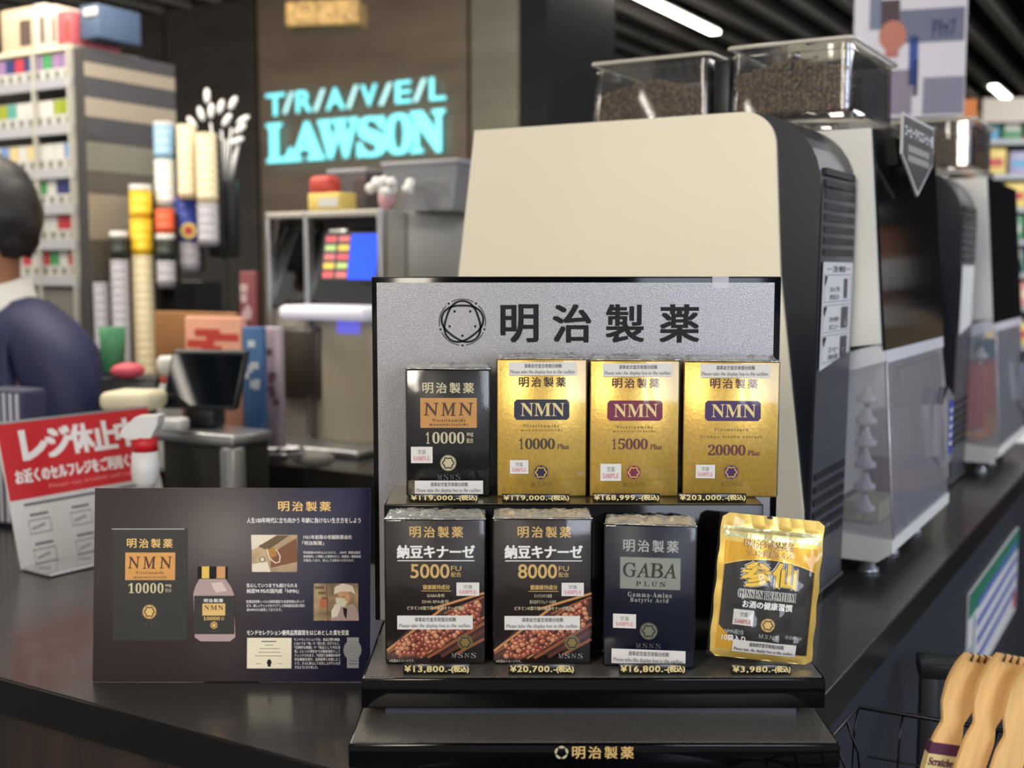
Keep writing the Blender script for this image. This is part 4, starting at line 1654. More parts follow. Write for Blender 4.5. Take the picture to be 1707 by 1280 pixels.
# standing orange banner by the machines' end
t = MB()
q = Pl(W(1612, 300, 3.3), R(-10), CZ)
x0, x1 = q.xz(1598, 200)[0], q.xz(1628, 200)[0]
zt_ = q.xz(1610, 165)[1]
t.box(x0, x1, 0, .012, 0, zt_, mat('standee_orange', (222, 130, 60), .5))
t.rect((x0 + .004, zt_ - .16, x1 - .004, zt_ - .10), -.001, mat('goods_red', (190, 70, 60), .5))
t.rect((x0 + .004, .16, x1 - .004, zt_ - .22), -.001, mat('goods_beige', (226, 204, 170), .5))
t.box(x0 - .03, x1 + .03, -.03, .05, 0, .008, black_satin)
solo('standee', t, 'narrow orange standee at the far end of the counter', 'sign', q.P, q.ang)

# white waste/condiment units in the aisle, right edge
t = MB()
p = W(1688, 800, 3.3)
t.rbox(-.09, .16, 0, .3, 0, p.z + .12, white_plastic, .02)
t.box(-.05, .12, -.004, 0, p.z - .02, p.z + .06, dark_grey)
t.box(-.06, .12, -.005, 0, p.z - .2, p.z - .1, mat('bin_orange', (206, 96, 60), .5))
solo('condiment_stand', t, 'white floor unit with a dark window at the right edge beyond the counter', 'cabinet', (p.x + .02, p.y, 0), R(-10))
t = MB()
p = W(1672, 640, 3.9)
t.rbox(-.12, .2, 0, .3, 0, p.z + .08, mat('cooler_teal', (28, 78, 104), .4), .01)
t.box(-.1, .18, -.004, 0, p.z - .25, p.z - .02, mat('cooler_dark', (16, 30, 42), .3))
solo('teal_cooler', t, 'dark teal chest unit behind the second coffee machine', 'cabinet', (p.x + .06, p.y, 0), R(-10))

# ------------------------------------------------------------ back counter and equipment behind the poster
t = MB()
BZ = 1.0
PBk = W(520, 745, 2.30)
bc = thing('back_counter', 'black back counter below the screen machine', 'counter', (PBk.x, PBk.y, 0), ANG)
t.box(-.90, .40, .0, .62, BZ - .04, BZ, mat('back_top', (38, 36, 34), .25))
part('counter_top', t, bc)
t = MB()
t.box(-.88, .38, .03, .6, 0, BZ - .04, black_matt)
part('counter_body', t, bc)

# coffee vending machine with a screen
VM = Pl(W(640, 660, 2.52), ANG, BZ)
vx0 = VM.xz(446, 500)[0]
vx1 = 0.
vzt = VM.xz(640, 348)[1]
vm = thing('screen_coffee_machine', 'silver-sided machine with a black front and a bright touch screen behind the poster', 'coffee machine', VM.P, ANG)
t = MB()
t.rbox(vx0, vx1, .075, .42, .0, vzt, silver_matt, .006)
t.box(vx0 + .01, vx1 - .01, .012, .075, 0, VM.xz(600, 512)[1], silver_matt)
t.prism([(vx1 - .006, 0), (vx1, 0), (vx1, vzt - .01), (vx1 - .006, vzt - .01)], -.002, .096, silver_matt)
t.rbox(vx0, vx1, -.004, .1, vzt - .014, vzt, silver_matt, .003)
part('body', t, vm, 'silver body')
t = MB()
zt0 = VM.xz(600, 512)[1]
t.rbox(vx0 + .004, vx1 - .004, .0, .022, zt0, vzt - .006, mat('door_gloss', (6, 6, 8), .05, spec=.8, coat=1), .004)
TL8 = -R(10)
ud = part('upper_door', t, vm, 'glossy black upper door')
ud.rotation_euler = (TL8, 0, 0)
ud.location.y = -zt0 * math.sin(R(10))
for xx in (vx0, VM.xz(508, 450)[0], vx1 - .012):
    t = MB()
    t.rbox(xx, xx + .012, -.004, .02, .02, vzt, silver, .002)
    part('upright_trim', t, vm)
scr = VM.rect(532, 385, 622, 462)
t = MB()
t.rbox(scr[0] - .006, scr[2] + .006, -.006, 0, scr[1] - .006, scr[3] + .006, dark_grey, .002)
s_o = part('touch_screen', t, vm)
s_o.rotation_euler = (TL8, 0, 0)
s_o.location.y = ud.location.y
t = MB()
mid = (scr[0] + scr[2]) / 2
t.rect((mid, scr[1], scr[2], scr[3]), -.0065, mat('screen_blue', (20, 60, 230), .3, emit=(24, 84, 255), es=1.0))
t.rect((scr[0], scr[1], mid, scr[3]), -.0065, mat('screen_dark', (60, 60, 70), .3, emit=(120, 90, 90), es=.3))
tilec = ((214, 90, 96), (226, 190, 80), (206, 110, 110), (170, 196, 120))
for i in range(5):
    for k in range(2):
        w_ = (mid - scr[0]) / 2
        h_ = (scr[3] - scr[1]) / 5
        c_ = tilec[(i + 2 * k) % 4]
        t.rect((scr[0] + k * w_ + .004, scr[1] + i * h_ + .004, scr[0] + (k + 1) * w_ - .004, scr[1] + (i + 1) * h_ - .004), -.007, mat('tile_%d' % c_[1], c_, .3, emit=c_, es=.8))
part('screen_picture', t, s_o, 'blue, red and yellow screen picture')
t = MB()
tr = VM.rect(507, 508, 650, 532)
t.rbox(tr[0], tr[2], -.09, .02, tr[1], tr[3], mat('tray_white', (232, 232, 240), .35, emit=(220, 224, 255), es=.25), .012)
part('lit_tray', t, vm, 'bright white lit ledge')
t = MB()
dk = VM.rect(465, 545, 535, 665)
t.rbox(dk[0], dk[2], -.006, .02, dk[1], dk[3], mat('bay_dark', (66, 60, 54), .4), .012)
part('cup_bay', t, vm, 'dark cup bay')
t = MB()
t.rbox(dk[2] + .005, vx1 - .014, -.01, .02, .01, tr[1] - .004, mat('bay_silver', (188, 182, 162), .35, metal=.2), .01)
part('lower_door', t, vm, 'champagne lower door')
t = MB()
t.rect(VM.rect(566, 534, 605, 556), -.0105, mat('logo_blue', (120, 120, 220), .4, emit=(110, 110, 240), es=.6))
part('blue_mark', t, vm)
t = MB()
t.rbox(vx0 - .0, vx1 + .02, -.12, .3, .0, .016, silver, .005)
part('drip_tray', t, vm)
# boxes and bins on top of it
top_z = BZ + vzt
for (x0p, y0p, x1p, y1p, dep, m_, nm, lb) in (
        (513, 322, 566, 350, .06, mat('goods_yellow', (226, 200, 110), .5), 'small_carton', 'small yellow and red carton on the left of the screen machine'),
        (640, 268, 765, 350, .22, clear('smoke_tub', tint=(.8, .82, .86), refl=.1, rough=.1, haze=.45, hazecol=(.36, .38, .42)), 'storage_tub', 'large grey translucent tub on the screen machine'),
        (550, 282, 612, 348, .12, clear('brown_tub', tint=(.7, .66, .66), refl=.1, rough=.1, haze=.45, hazecol=(.22, .19, .2)), 'storage_tub', 'small smoky tub with a pale lid on the screen machine')):
    q = Pl(W((x0p + x1p) / 2, y1p, 2.60 if dep < .1 else (2.70 if dep < .2 else 2.62)), ANG, top_z)
    r = q.rect(x0p, y0p, x1p, y1p)
    hw_ = (r[2] - r[0]) / 2
    hh = r[3]
    cxx = (r[0] + r[2]) / 2
    rt = thing(nm, lb, 'box' if nm == 'small_carton' else 'tub', q.P + q.ax * cxx + Vector((0, 0, .001)), ANG)
    t = MB()
    if nm == 'small_carton':
        t.rbox(-hw_, hw_, 0, dep, 0, hh, m_, .003)
        t.rect((-hw_ * .3, hh * .2, hw_ * .9, hh * .7), -.001, white_paper)
    else:
        t.add([(-hw_ * .85, 0, 0), (hw_ * .85, 0, 0), (hw_ * .85, dep, 0), (-hw_ * .85, dep, 0), (-hw_, -.005, hh - .012), (hw_, -.005, hh - .012), (hw_, dep, hh - .012), (-hw_, dep, hh - .012)],
              [(0, 3, 2, 1), (0, 1, 5, 4), (1, 2, 6, 5), (2, 3, 7, 6), (3, 0, 4, 7)], m_)
    part('tub_body' if nm != 'small_carton' else 'carton_body', t, rt)
    if nm != 'small_carton':
        t = MB()
        t.rbox(-hw_ - .004, hw_ + .004, -.008, dep + .004, hh - .012, hh, mat('lid_grey', (140, 140, 146), .4), .003)
        part('lid', t, rt)
t = MB()
q = Pl(W(530, 322, 2.61), ANG)
t.rbox(-.03, .03, 0, .05, 0, .045, mat('goods_red', (190, 70, 60), .5), .012)
solo('red_pack', t, 'rounded red pack on top of the small yellow carton', 'pack', Vector((q.P.x, q.P.y, top_z + .033)), ANG)
# white flowers / dispenser knobs at the machine corner
t = MB()
q = W(640, 350, 2.5)
rnd = random.Random(2)
for i in range(12):
    t.ell((rnd.uniform(-.045, .05), rnd.uniform(-.02, .02), .035 + rnd.uniform(0, .035)), (.012, .012, .012), white_plastic, 8, 6)
t.lathe([(.012, 0), (.018, .012), (.02, .04)], (0, 0, -.0), mat('pot_pink', (196, 150, 156), .5), 12)
solo('flower_pot', t, 'little pink pot of white blossoms on the corner of the screen machine', 'flower pot', Vector((q.x, q.y + .06, top_z + .001)), ANG)

# black pos monitor, tilted
q = WZ(335, 712, BZ)
mon = thing('checkout_monitor', 'black tilted checkout monitor beside the silver-framed stand', 'monitor', W(326, 712, 2.12), R(-12))
zs0 = 0
t = MB()
hm = .135
wm = .15
t.rbox(-.070, .080, -.006, .012, 0, .108, black_satin, .006)
for i, v in enumerate(t.v):
    t.v[i] = (v[0] + .12 * v[2], v[1] + .25 * v[2], v[2] + .02)
part('housing', t, mon)
t = MB()
t.add([(-.064, -.0065, .008), (.074, -.0065, .008), (.074, -.0065, .100), (-.064, -.0065, .100)], [(0, 1, 2, 3)], mat('screen_glass', (14, 19, 25), .03, spec=.4))
for i, v in enumerate(t.v):
    t.v[i] = (v[0] + .12 * v[2], v[1] + .25 * v[2] - .0004, v[2] + .02)
part('screen_glass', t, mon)
t = MB()
t.rbox(-.088, .004, -.075, -.03, -.012, .010, white_plastic, .006)
part('receipt_slot', t, mon, 'white bar below the screen')
t = MB()
t.rbox(-.03, .03, .01, .06, -.0155, .03, black_satin, .006)
part('foot', t, mon)

# silver framed stand under the monitor
SF = Pl(W(388, 720, 2.05), ANG, 0)
q0 = SF.xz(262, 735)[0]
sf = thing('checkout_stand', 'dark checkout stand with a silver frame under the black monitor', 'stand', SF.P, ANG)
zt_ = SF.xz(400, 726)[1]
t = MB()
t.box(q0, 0, .015, .09, 0, zt_ - .015, mat('stand_dark', (50, 48, 42), .5))
part('body', t, sf)
t = MB()
t.rbox(q0 - .01, .012, -.012, .09, zt_ - .022, zt_, silver, .004)
part('top_frame', t, sf, 'silver top edge')
t = MB()
t.rbox(-.022, .012, -.012, .02, 0, zt_ - .022, silver, .004)
part('side_frame', t, sf, 'silver upright')
mon.location.z = zt_ + .016
mon.location.y = SF.P.y + .08

# cups and boxes to the left, behind the stand
t = MB()
q = Pl(W(262, 700, 2.72), ANG, BZ)
r = q.rect(258, 520, 392, 700)
t.rbox(0, r[2] - r[0], 0, .02, 0, r[3], mat('cardboard', (150, 104, 60), .7, var=.1, vs=8), .004)
t.rbox(0, .02, .02, .06, 0, r[3] * .96, mat('cardboard'), .004)
t.box(.02, r[2] - r[0], .02, .06, 0, .01, mat('cardboard'))
solo('cardboard_box', t, 'open brown cardboard box behind the black monitor', 'box', q.P + q.ax * r[0], ANG)
# leaflets: pink flyer, blue packs
for (x0p, y0p, x1p, y1p, Y, c1, c2, nm, lb, cat) in (
        (308, 528, 402, 592, 2.38, (232, 168, 140), (206, 72, 58), 'flyer', 'salmon pink flyer with red marks leaning on the cardboard box', 'flyer'),
        (404, 545, 436, 640, 2.34, (70, 110, 160), (210, 220, 228), 'blue_pack', 'blue and white pack leaning beside the pink flyer', 'pack'),
        (436, 545, 466, 668, 2.40, (186, 170, 180), (120, 90, 100), 'clear_pack', 'tall pale pack between the flyer and the screen machine', 'pack'),
        (400, 452, 426, 570, 2.74, (126, 66, 72), (196, 170, 170), 'maroon_sign', 'thin maroon standing card left of the screen machine', 'card')):
    q = Pl(W((x0p + x1p) / 2, y1p, Y), ANG + R(8), BZ)
    r = q.rect(x0p, y0p, x1p, y1p)
    t = MB()
    w_ = r[2] - r[0]
    hh = r[3]
    t.rbox(0, w_, 0, .02, 0, hh, mat(nm + '_base', c1, .5), .003)
    rnd = random.Random(len(nm))
    for i in range(7):
        a_ = rnd.uniform(.03, .6)
        b_ = rnd.uniform(max(0, 1 - 1.1 * (r[3] - r[1]) / hh), .88)
        t.rect((a_ * w_, b_ * hh, min(.96, a_ + rnd.uniform(.2, .5)) * w_, min(.97, b_ + .05) * hh), -.0008 - i * .0001, mat(nm + '_mark', c2, .5))
    solo(nm, t, lb, cat, q.P + q.ax * r[0], ANG + R(8))
# small white bottle with red band
t = MB()
q = W(283, 690, 2.28)
zz_ = W(283, 575, 2.28).z - BZ
t.lathe([(.022, 0), (.024, .01), (.024, zz_ * .6), (.016, zz_ * .7), (.012, zz_ * .74)], (0, 0, 0), white_plastic, 16)
b_o = thing('sauce_bottle', 'white squeeze bottle with a red band in front of the cardboard box', 'bottle', (q.x, q.y, BZ + .0005))
part('bottle_body', t, b_o)
t = MB()
t.lathe([(.0168, 0), (.0168, .012)], (0, 0, zz_ * .7), mat('goods_red', (190, 70, 60), .5), 16)
part('red_band', t, b_o)
t = MB()
t.lathe([(.014, 0), (.022, .012), (.022, .032), (.016, .04)], (0, 0, zz_ * .7 + .012), white_plastic, 16)
part('cap', t, b_o)
# coiled hoses / small steel things right of the monitor
t = MB()
q = W(480, 706, 2.25)
for k in range(3):
    t.tube([(-.09 + .05 * k + .03 * math.cos(a_ * .6), -.02 + .02 * math.sin(a_ * .6), .012 + .004 * k + .001 * a_) for a_ in range(22)], .005, silver, 6)
t.ell((.05, 0, .02), (.05, .03, .018), mat('cloth_grey', (120, 116, 112), .8), 12, 8)
solo('steel_tools', t, 'small pile of steel tongs and a grey cloth on the back counter', 'utensils', (q.x, q.y + .06, BZ + .003), ANG)

# ------------------------------------------------------------ cup rack on the left
CR = Pl(W(290, 600, 3.12), ANG, BZ)
cr = thing('cup_rack', 'dark rack holding cup stacks and cutlery left of the turquoise sign', 'rack', CR.P, ANG)
ra = CR.xz(256, 480)[0]
rb = CR.xz(310, 480)[0]
t = MB()
t.box(ra, rb, .03, .13, 0.0005, CR.xz(290, 470)[1], black_matt)
part('body', t, cr)
t = MB()
t.rbox(ra, CR.xz(276, 470)[0], .0, .14, CR.xz(160, 480)[1], CR.xz(160, 468)[1], mat('rack_top', (176, 172, 164), .4), .004)
part('shelf_top', t, cr)
lab_c = {'white': (214, 212, 206), 'cream': (214, 200, 164), 'yellow': (232, 190, 40), 'orange': (222, 92, 52), 'blue': (40, 60, 150), 'pale_blue': (140, 176, 204), 'green_black': (38, 44, 36), 'lilac': (164, 160, 166)}
stacks = [  # x0,x1,ytop,ybot, bands top->bottom, label
    (190, 220, 385, 620, [('white', .05), ('green_black', .15), ('lilac', .80)], 'tall tube of cups with a black band, leftmost in the rack'),
    (225, 262, 308, 640, [('white', .03), ('yellow', .14), ('yellow', .18), ('cream', .65)], 'tall stack of yellow printed cups above a cream tube'),
    (259, 294, 204, 345, [('white', .04), ('pale_blue', .40), ('white', .56)], 'stack of pale blue topped cups'),
    (262, 294, 348, 478, [('orange', .32), ('white', .08), ('green_black', .26), ('lilac', .34)], 'stack of orange cups on black ones'),
    (297, 330, 208, 332, [('cream', 1)], 'cream cup stack behind the blue printed cup'),
    (296, 334, 330, 452, [('blue', .60), ('lilac', .40)], 'blue printed cup with a yellow and red swirl'),
    (330, 366, 222, 410, [('cream', .62), ('lilac', .38)], 'tall cream and lilac cup sleeve on the right of the rack'),
    (160, 188, 470, 620, [('lilac', 1)], 'plain grey cup tube beside the cashier'),
]
for i, (x0, x1, y0, y1, bands, lb) in enumerate(stacks):
    Yc = 2.96 + .035 * (i % 3)
    a_ = W(x0, y1, Yc)
    b_ = W(x1, y1, Yc)
    h_ = W(x0, y0, Yc).z - a_.z
    r_ = (b_.x - a_.x) / 2
    rt = thing('cup_stack', lb, 'cups', ((a_.x + b_.x) / 2, Yc, a_.z), 0, 'cup stacks in the rack')
    z = h_
    for (cn, fr) in bands:
        t = MB()
        hh = h_ * fr
        n_ = max(2, int(hh / .02))
        pr = []
        for k in range(n_):
            zz0 = z - hh + hh * k / n_
            pr += [(r_ * .90, zz0), (r_, zz0 + hh / n_ * .8), (r_ * .97, zz0 + hh / n_ * .95)]
        t.lathe(pr, (0, 0, 0), mat('cup_' + cn, lab_c[cn], .5), 18)
        part('cup_band', t, rt)
        z -= hh
    if 'swirl' in lb:
        t = MB()
        cx_, cz_ = .35 * r_, h_ * .55
        for m_, rr in ((mat('goods_yellow'), .7), (mat('goods_red'), .4)):
            t.disc((cx_, cz_), r_ * rr, r_ * rr, -r_ * 1.03 - (.001 if rr < .5 else 0), m_, 16)
        part('swirl_print', t, rt)
    t = MB()
    t.box(-r_ * 1.1, r_ * 1.1, r_ * .8, r_ + .01, 0, h_ * .95, black_satin)
    part('tube_holder', t, rt)
# cutlery crown
t = MB()
q = W(365, 330, 2.72)
rnd = random.Random(8)
q = W(372, 330, 3.10)
uc = thing('cutlery_holder', 'black holder bristling with white plastic spoons and forks', 'cutlery', (q.x, q.y, BZ + .0005))
hb = W(365, 300, 3.10).z - uc.location.z
t.rbox(-.035, .035, -.03, .04, hb - .2, hb, black_satin, .006)
t.box(-.006, .006, 0, .012, 0, hb - .19, black_satin)
t.box(-.03, .03, -.02, .03, 0, .008, black_satin)
part('holder_box', t, uc)
for (px_, py_, tilt) in ((345, 160, .0), (352, 185, .1), (368, 178, .3), (388, 172, .5), (378, 200, .6), (400, 215, .9), (320, 205, -.6), (395, 235, 1.1), (335, 190, -.3), (405, 200, 1.0)):
    e = W(px_, py_, 3.08)
    p1 = Vector((e.x - q.x, e.y - q.y, e.z - uc.location.z))
    p0 = Vector((p1.x * .35, 0, hb - .01))
    t = MB()
    t.tube([p0, p0.lerp(p1, .7)], .003, white_plastic, 6)
    t.ell(p1, (.009, .005, .020), white_plastic, 8, 6, Matrix.Rotation(tilt, 3, 'Y'))
    part('plastic_spoon', t, uc)

# green and red items on the back counter near the cashier
t = MB()
q = W(190, 640, 2.35)
t.lathe([(.02, 0), (.024, .05), (.026, .09)], (0, 0, 0), mat('green_cup', (70, 140, 96), .5), 16)
solo('green_cup', t, 'green paper cup behind the cashier\'s shoulder', 'cup', (q.x, q.y, W(190, 620, 2.35).z), 0)
t = MB()
q = W(205, 640, 2.3)
t.rbox(-.055, .06, -.02, .06, 0, W(200, 632, 2.3).z - BZ, black_satin, .006)
solo('cup_tray_stand', t, 'low black box under the green cup', 'box', (q.x, q.y + .05, BZ + .0005), 0)
t = MB()
t.ell((0, 0, .016), (.034, .03, .016), mat('pink_tub', (206, 80, 96), .5), 14, 8)
solo('pink_bowl', t, 'flattened pink tub beside the green cup', 'tub', (W(208, 630, 2.28).x, 2.30, W(200, 632, 2.3).z + .001), 0)
t = MB()
t.rbox(-.045, .05, -.03, .06, 0, .035, mat('cream_bag', (226, 218, 186), .6), .014, 3)
solo('bread_bag', t, 'cream paper-wrapped roll beside the scanner', 'pack', W(215, 684, 2.08), R(-10))

# ------------------------------------------------------------ rack of small packs behind the cashier
CGp = Pl(W(128, 300, 3.05), ANG, 0)
cgL = CGp.xz(-60, 250)[0]
cg = thing('pack_rack', 'tall rack of small colourful packs behind the cashier', 'shelf', CGp.P, ANG)
zT_ = CGp.xz(100, 76)[1]
t = MB()
t.box(cgL, 0, .22, .25, 0, zT_, dark_grey)
t.box(-.004, .0, 0, .22, 0, zT_, silver_matt)
part('back_board', t, cg)
ys = [(75, 133), (133, 210), (210, 283), (283, 343), (343, 402), (402, 462)]
zs = []
for i, (y0, y1) in enumerate(ys):
    zb_ = CGp.xz(100, y1)[1]
    zs.append(zb_)
    t = MB()
    t.box(cgL, 0, -.005, .22, zb_ - .008, zb_, silver_matt)
    t.box(cgL, 0, -.010, -.005, zb_ - .022, zb_ + .004, clear('shelf_rail', haze=.5, refl=.1))
    part('shelf_board', t, cg)
t = MB()
t.box(cgL, 0, -.005, .22, zT_ - .012, zT_, cream)
part('top_board', t, cg)
for xx in (-.004, CGp.xz(66, 250)[0]):
    t = MB()
    t.box(xx - .008, xx, -.012, 0, 0, zT_, silver_matt)
    part('upright', t, cg)
t = MB()
t.box(cgL, 0, .0, .22, 0, zs[-1] - .03, mat('rack_base', (120, 116, 108), .5))
part('base', t, cg)
pk_c = [('green', (70, 150, 90)), ('white', (216, 216, 206)), ('pale gold', (214, 196, 140)), ('navy', (50, 60, 110)), ('red', (190, 60, 70)), ('teal', (90, 160, 150)), ('lilac', (150, 120, 160)), ('olive', (150, 160, 50)), ('light blue', (120, 150, 200))]
rnd = random.Random(12)
pref = [[3, 4, 3, 6, 0, 6, 6], [5, 1, 1, 1, 1, 7, 7], [2, 1, 2, 1, 1, 1, 8], [1, 0, 1, 0, 1, 3, 3], [4, 1, 0, 1, 1, 4, 4], [1, 4, 1, 4, 0, 1, 4]]
pwid = .0335
for i, zb_ in enumerate(zs):
    for k in range(9):
        x = -.012 - pwid / 2 - k * (pwid + .0035)
        if x < cgL + .02:
            break
        ci = pref[i][6 - k % 7]
        cn, cc = pk_c[ci]
        t = MB()
        hh = .068
        t.box(-pwid / 2, pwid / 2, 0, .06, 0, hh, mat('pack_white', (206, 204, 198), .5))
        t.box(-pwid / 2 - .0004, pwid / 2 + .0004, -.0006, .0604, hh * .45, hh * .98, mat('pack_' + cn.replace(' ', '_'), cc, .5))
        t.rect((-pwid * .3, hh * .1, pwid * .3, hh * .36), -.0008, mat('pack_warning', (120, 120, 112), .6))
        p = CGp.P + AX * x + AY * .004
        solo('small_pack', t, '%s small pack, %s from the right, %s shelf of the rack behind the cashier' % (cn, ORD[k], ORD[i]), 'pack', (p.x, p.y, zb_ + .0005), ANG, 'small packs on the rack')
# cartons on top of the rack
for k, (x0, x1, y0, cn, cc) in enumerate(((2, 54, 14, 'cream', (214, 190, 160)), (55, 76, 6, 'white', (214, 204, 190)), (78, 94, 8, 'pale cream with a dark edge', (226, 208, 188)), (96, 118, 18, 'rose red', (190, 90, 96)))):
    a_ = CGp.xz(x0, 60)[0]
    b_ = CGp.xz(x1, 60)[0]
    hh = CGp.xz((x0 + x1) / 2, y0)[1] - zT_
    t = MB()
    t.rbox(a_, b_, .0, .16, 0, hh, mat('top_carton_%d' % k, cc, .5), .004)
    t.box(a_ + (b_ - a_) * .6, b_ - .004, -.0008, 0, hh * .1, hh * .7, mat('carton_dark', (90, 76, 66), .5) if k != 3 else mat('goods_red'))
    solo('top_carton', t, '%s carton on top of the rack, %s from the left' % (cn, ORD[k]), 'box', (CGp.P.x, CGp.P.y, zT_ + .0005), ANG, 'cartons on top of the rack')
t = MB()
a_ = CGp.xz(122, 50)[0]
t.rbox(a_, a_ + .07, .02, .16, 0, .085, mat('blue_carton', (72, 90, 116), .5), .004)
t.rbox(a_ + .02, a_ + .07, .016, .02, .055, .075, white_paper, .001)
part_o = solo('blue_carton', t, 'dark blue carton on top of the striped cupboard', 'box', (CGp.P.x, CGp.P.y, zT_ + .012), ANG)

# striped cupboard end right of the rack: recedes along the shop axis
t = MB()
CE = thing('striped_cupboard', 'tall cupboard with grey and beige horizontal stripes right of the rack', 'cupboard', CGp.P + AX * .004, ANG)
PE = Pl(CGp.P + AX * .004, ANG + R(90), 0)
ue = PE.xz(277, 200)[0]
zt_ = PE.xz(131, 82)[1]
t.box(0, .03, 0, ue, 0, zt_, mat('cup_dark', (62, 60, 60), .45))
t.box(0.03, .035, 0, ue, 0, zt_, mat('cup_dark', (62, 60, 60), .45))
part('side_board', t, CE)
bd = [(82, 105, 0), (105, 130, 1), (130, 163, 0), (163, 196, 1), (196, 236, 0), (236, 286, 2), (286, 322, 3), (322, 400, 1), (400, 470, 3)]
for (y0, y1, c_) in bd:
    z1_, z0_ = PE.xz(131, y0)[1], PE.xz(131, y1)[1]
    m_ = (mat('stripe_dark', (70, 68, 70), .45), mat('stripe_beige', (158, 146, 128), .45), mat('stripe_grey', (128, 124, 110), .45), mat('stripe_brown', (96, 88, 78), .45))[c_]
    t = MB()
    t.box(.035, .04, .002, ue - .002, z0_ + .001, z1_ - .001, m_)
    part('stripe_board', t, CE)

# ------------------------------------------------------------ red closed-register sign
RS_BL = WZ(36, 951, CZ)
RS_BR = WZ(287, 894, CZ)
dirv = RS_BR - RS_BL
dirv.z = 0
rang = math.atan2(dirv.y, dirv.x)
rw = dirv.length
rs = thing('register_sign', 'white sign with a red header and white characters standing on the left of the counter', 'sign', (RS_BL + RS_BR) / 2 + Vector((0, 0, .001)), 0)
rh = .222
rs.rotation_euler = (R(-13), 0, rang)
rs.rotation_euler = (Matrix.Rotation(rang, 3, 'Z') @ Matrix.Rotation(R(-14), 3, 'X')).to_euler()
f3 = Aff((-9, 719), (274, 688), (36, 951), rw, rh)
t = MB()
t.rbox(-rw / 2, rw / 2, 0, .004, 0, rh, white_paper, .001, 1)
part('board', t, rs)
t = MB()
red = mat('sign_red', (200, 28, 36), .45)
zsp = rh * .46
t.rect((-rw / 2 + .001, zsp, rw / 2 - .001, rh - .004), -.0004, red)
t.rect((-rw / 2, rh - .004, rw / 2, rh), -.0004, silver)
part('red_header', t, rs, 'red header')
t = MB()
wI = mat('sign_white', (238, 232, 230), .5)
for i, ch in enumerate('レジ休止中'):
    w_ = rw * .145
    x = -rw / 2 + rw * .13 + i * rw * .152
    t.txt(ch, (x, rh * .72, x + w_, rh * .92), -.0008, wI, '', .05)
t.txt('お近くのセルフレジをご利用ください', (-rw / 2 + rw * .06, rh * .565, rw / 2 - rw * .04, rh * .66), -.0008, wI, '', .04)
t.txt('Please use another self-register.', (-rw / 2 + rw * .25, rh * .50, rw / 2 - rw * .1, rh * .535), -.0008, mat('sign_pink', (240, 150, 150), .5))
part('sign_lettering', t, rs)
t = MB()
t.line([(-rw * .42, rh * .42), (rw * .42, rh * .42)], .004, -.0006, ink_grey)
for i in range(3):
    for k in range(2):
        x = -rw / 2 + rw * (.14 + .26 * i)
        z = rh * (.22 - .2 * k)
        t.line([(x - .01, z + .028), (x + .02, z + .028)], .0035, -.0006, ink_grey)
        pts = [(x - .014, z - .0), (x + .022, z - .0), (x + .022, z + .02), (x - .014, z + .02)]
        t.line([(p_[0], p_[1]) for p_ in pts], .0015, -.0006, ink_grey, True)
        t.line([(x - .01, z + .007), (x + .012, z + .012)], .004, -.0006, mat('pale_grey_ink', (150, 150, 150), .6))
part('printed_icons', t, rs, 'small grey pictures')
t = MB()
t.add([(-rw / 2, 0, .001), (rw / 2, 0, .001), (rw / 2, -.07, -.016), (-rw / 2, -.07, -.016), (-rw / 2, 0, .004), (rw / 2, 0, .004), (rw / 2, -.07, -.013), (-rw / 2, -.07, -.013)],
      [(0, 3, 2, 1), (4, 5, 6, 7), (2, 3, 7, 6)], acrylic_white)
part('foot', t, rs)

# handheld scanner on a post in front of the sign's right end
q = WZ(244, 905, CZ)
sc = thing('barcode_scanner', 'white hand scanner on a stand in front of the red sign', 'scanner', (W(243, 800, 1.70).x, 1.70, CZ + .0005), 0)
gz0 = W(243, 815, 1.70).z - CZ
gz1 = W(243, 752, 1.70).z - CZ
gz2 = W(243, 728, 1.70).z - CZ
gz3 = W(243, 694, 1.70).z - CZ
t = MB()
t.lathe([(.032, 0), (.032, .006), (.012, .012), (.008, .03), (.008, gz0)], (0, 0, 0), white_plastic, 18)
part('stand', t, sc)
t = MB()
t.lathe([(.010, 0), (.019, .012), (.0205, .03), (.018, gz1 - gz0)], (0, 0, gz0), white_plastic, 18)
part('grip', t, sc)
t = MB()
t.lathe([(.0185, 0), (.0185, gz2 - gz1)], (0, 0, gz1), red, 18)
part('red_sleeve', t, sc, 'red sleeve')
t = MB()
t.prism([(-.03, gz2 + .002), (-.028, gz2 + .012), (-.008, gz3), (.026, gz3 + .002), (.024, gz3 - .012), (.014, gz2), (-.014, gz2 - .002)], -.018, .018, white_plastic)
part('scanner_head', t, sc)

# ------------------------------------------------------------ the cashier
skin_m = mat('skin', (176, 122, 92), .5, bump=.05, bs=60)
jacket_m = mat('jacket_navy', (28, 34, 72), .6, var=.12, vs=14, bump=.25, bs=25)
hair_m = mat('hair_black', (26, 22, 20), .5, var=.3, vs=60, bump=.8, bs=160, stretch=(1, 1, .3))


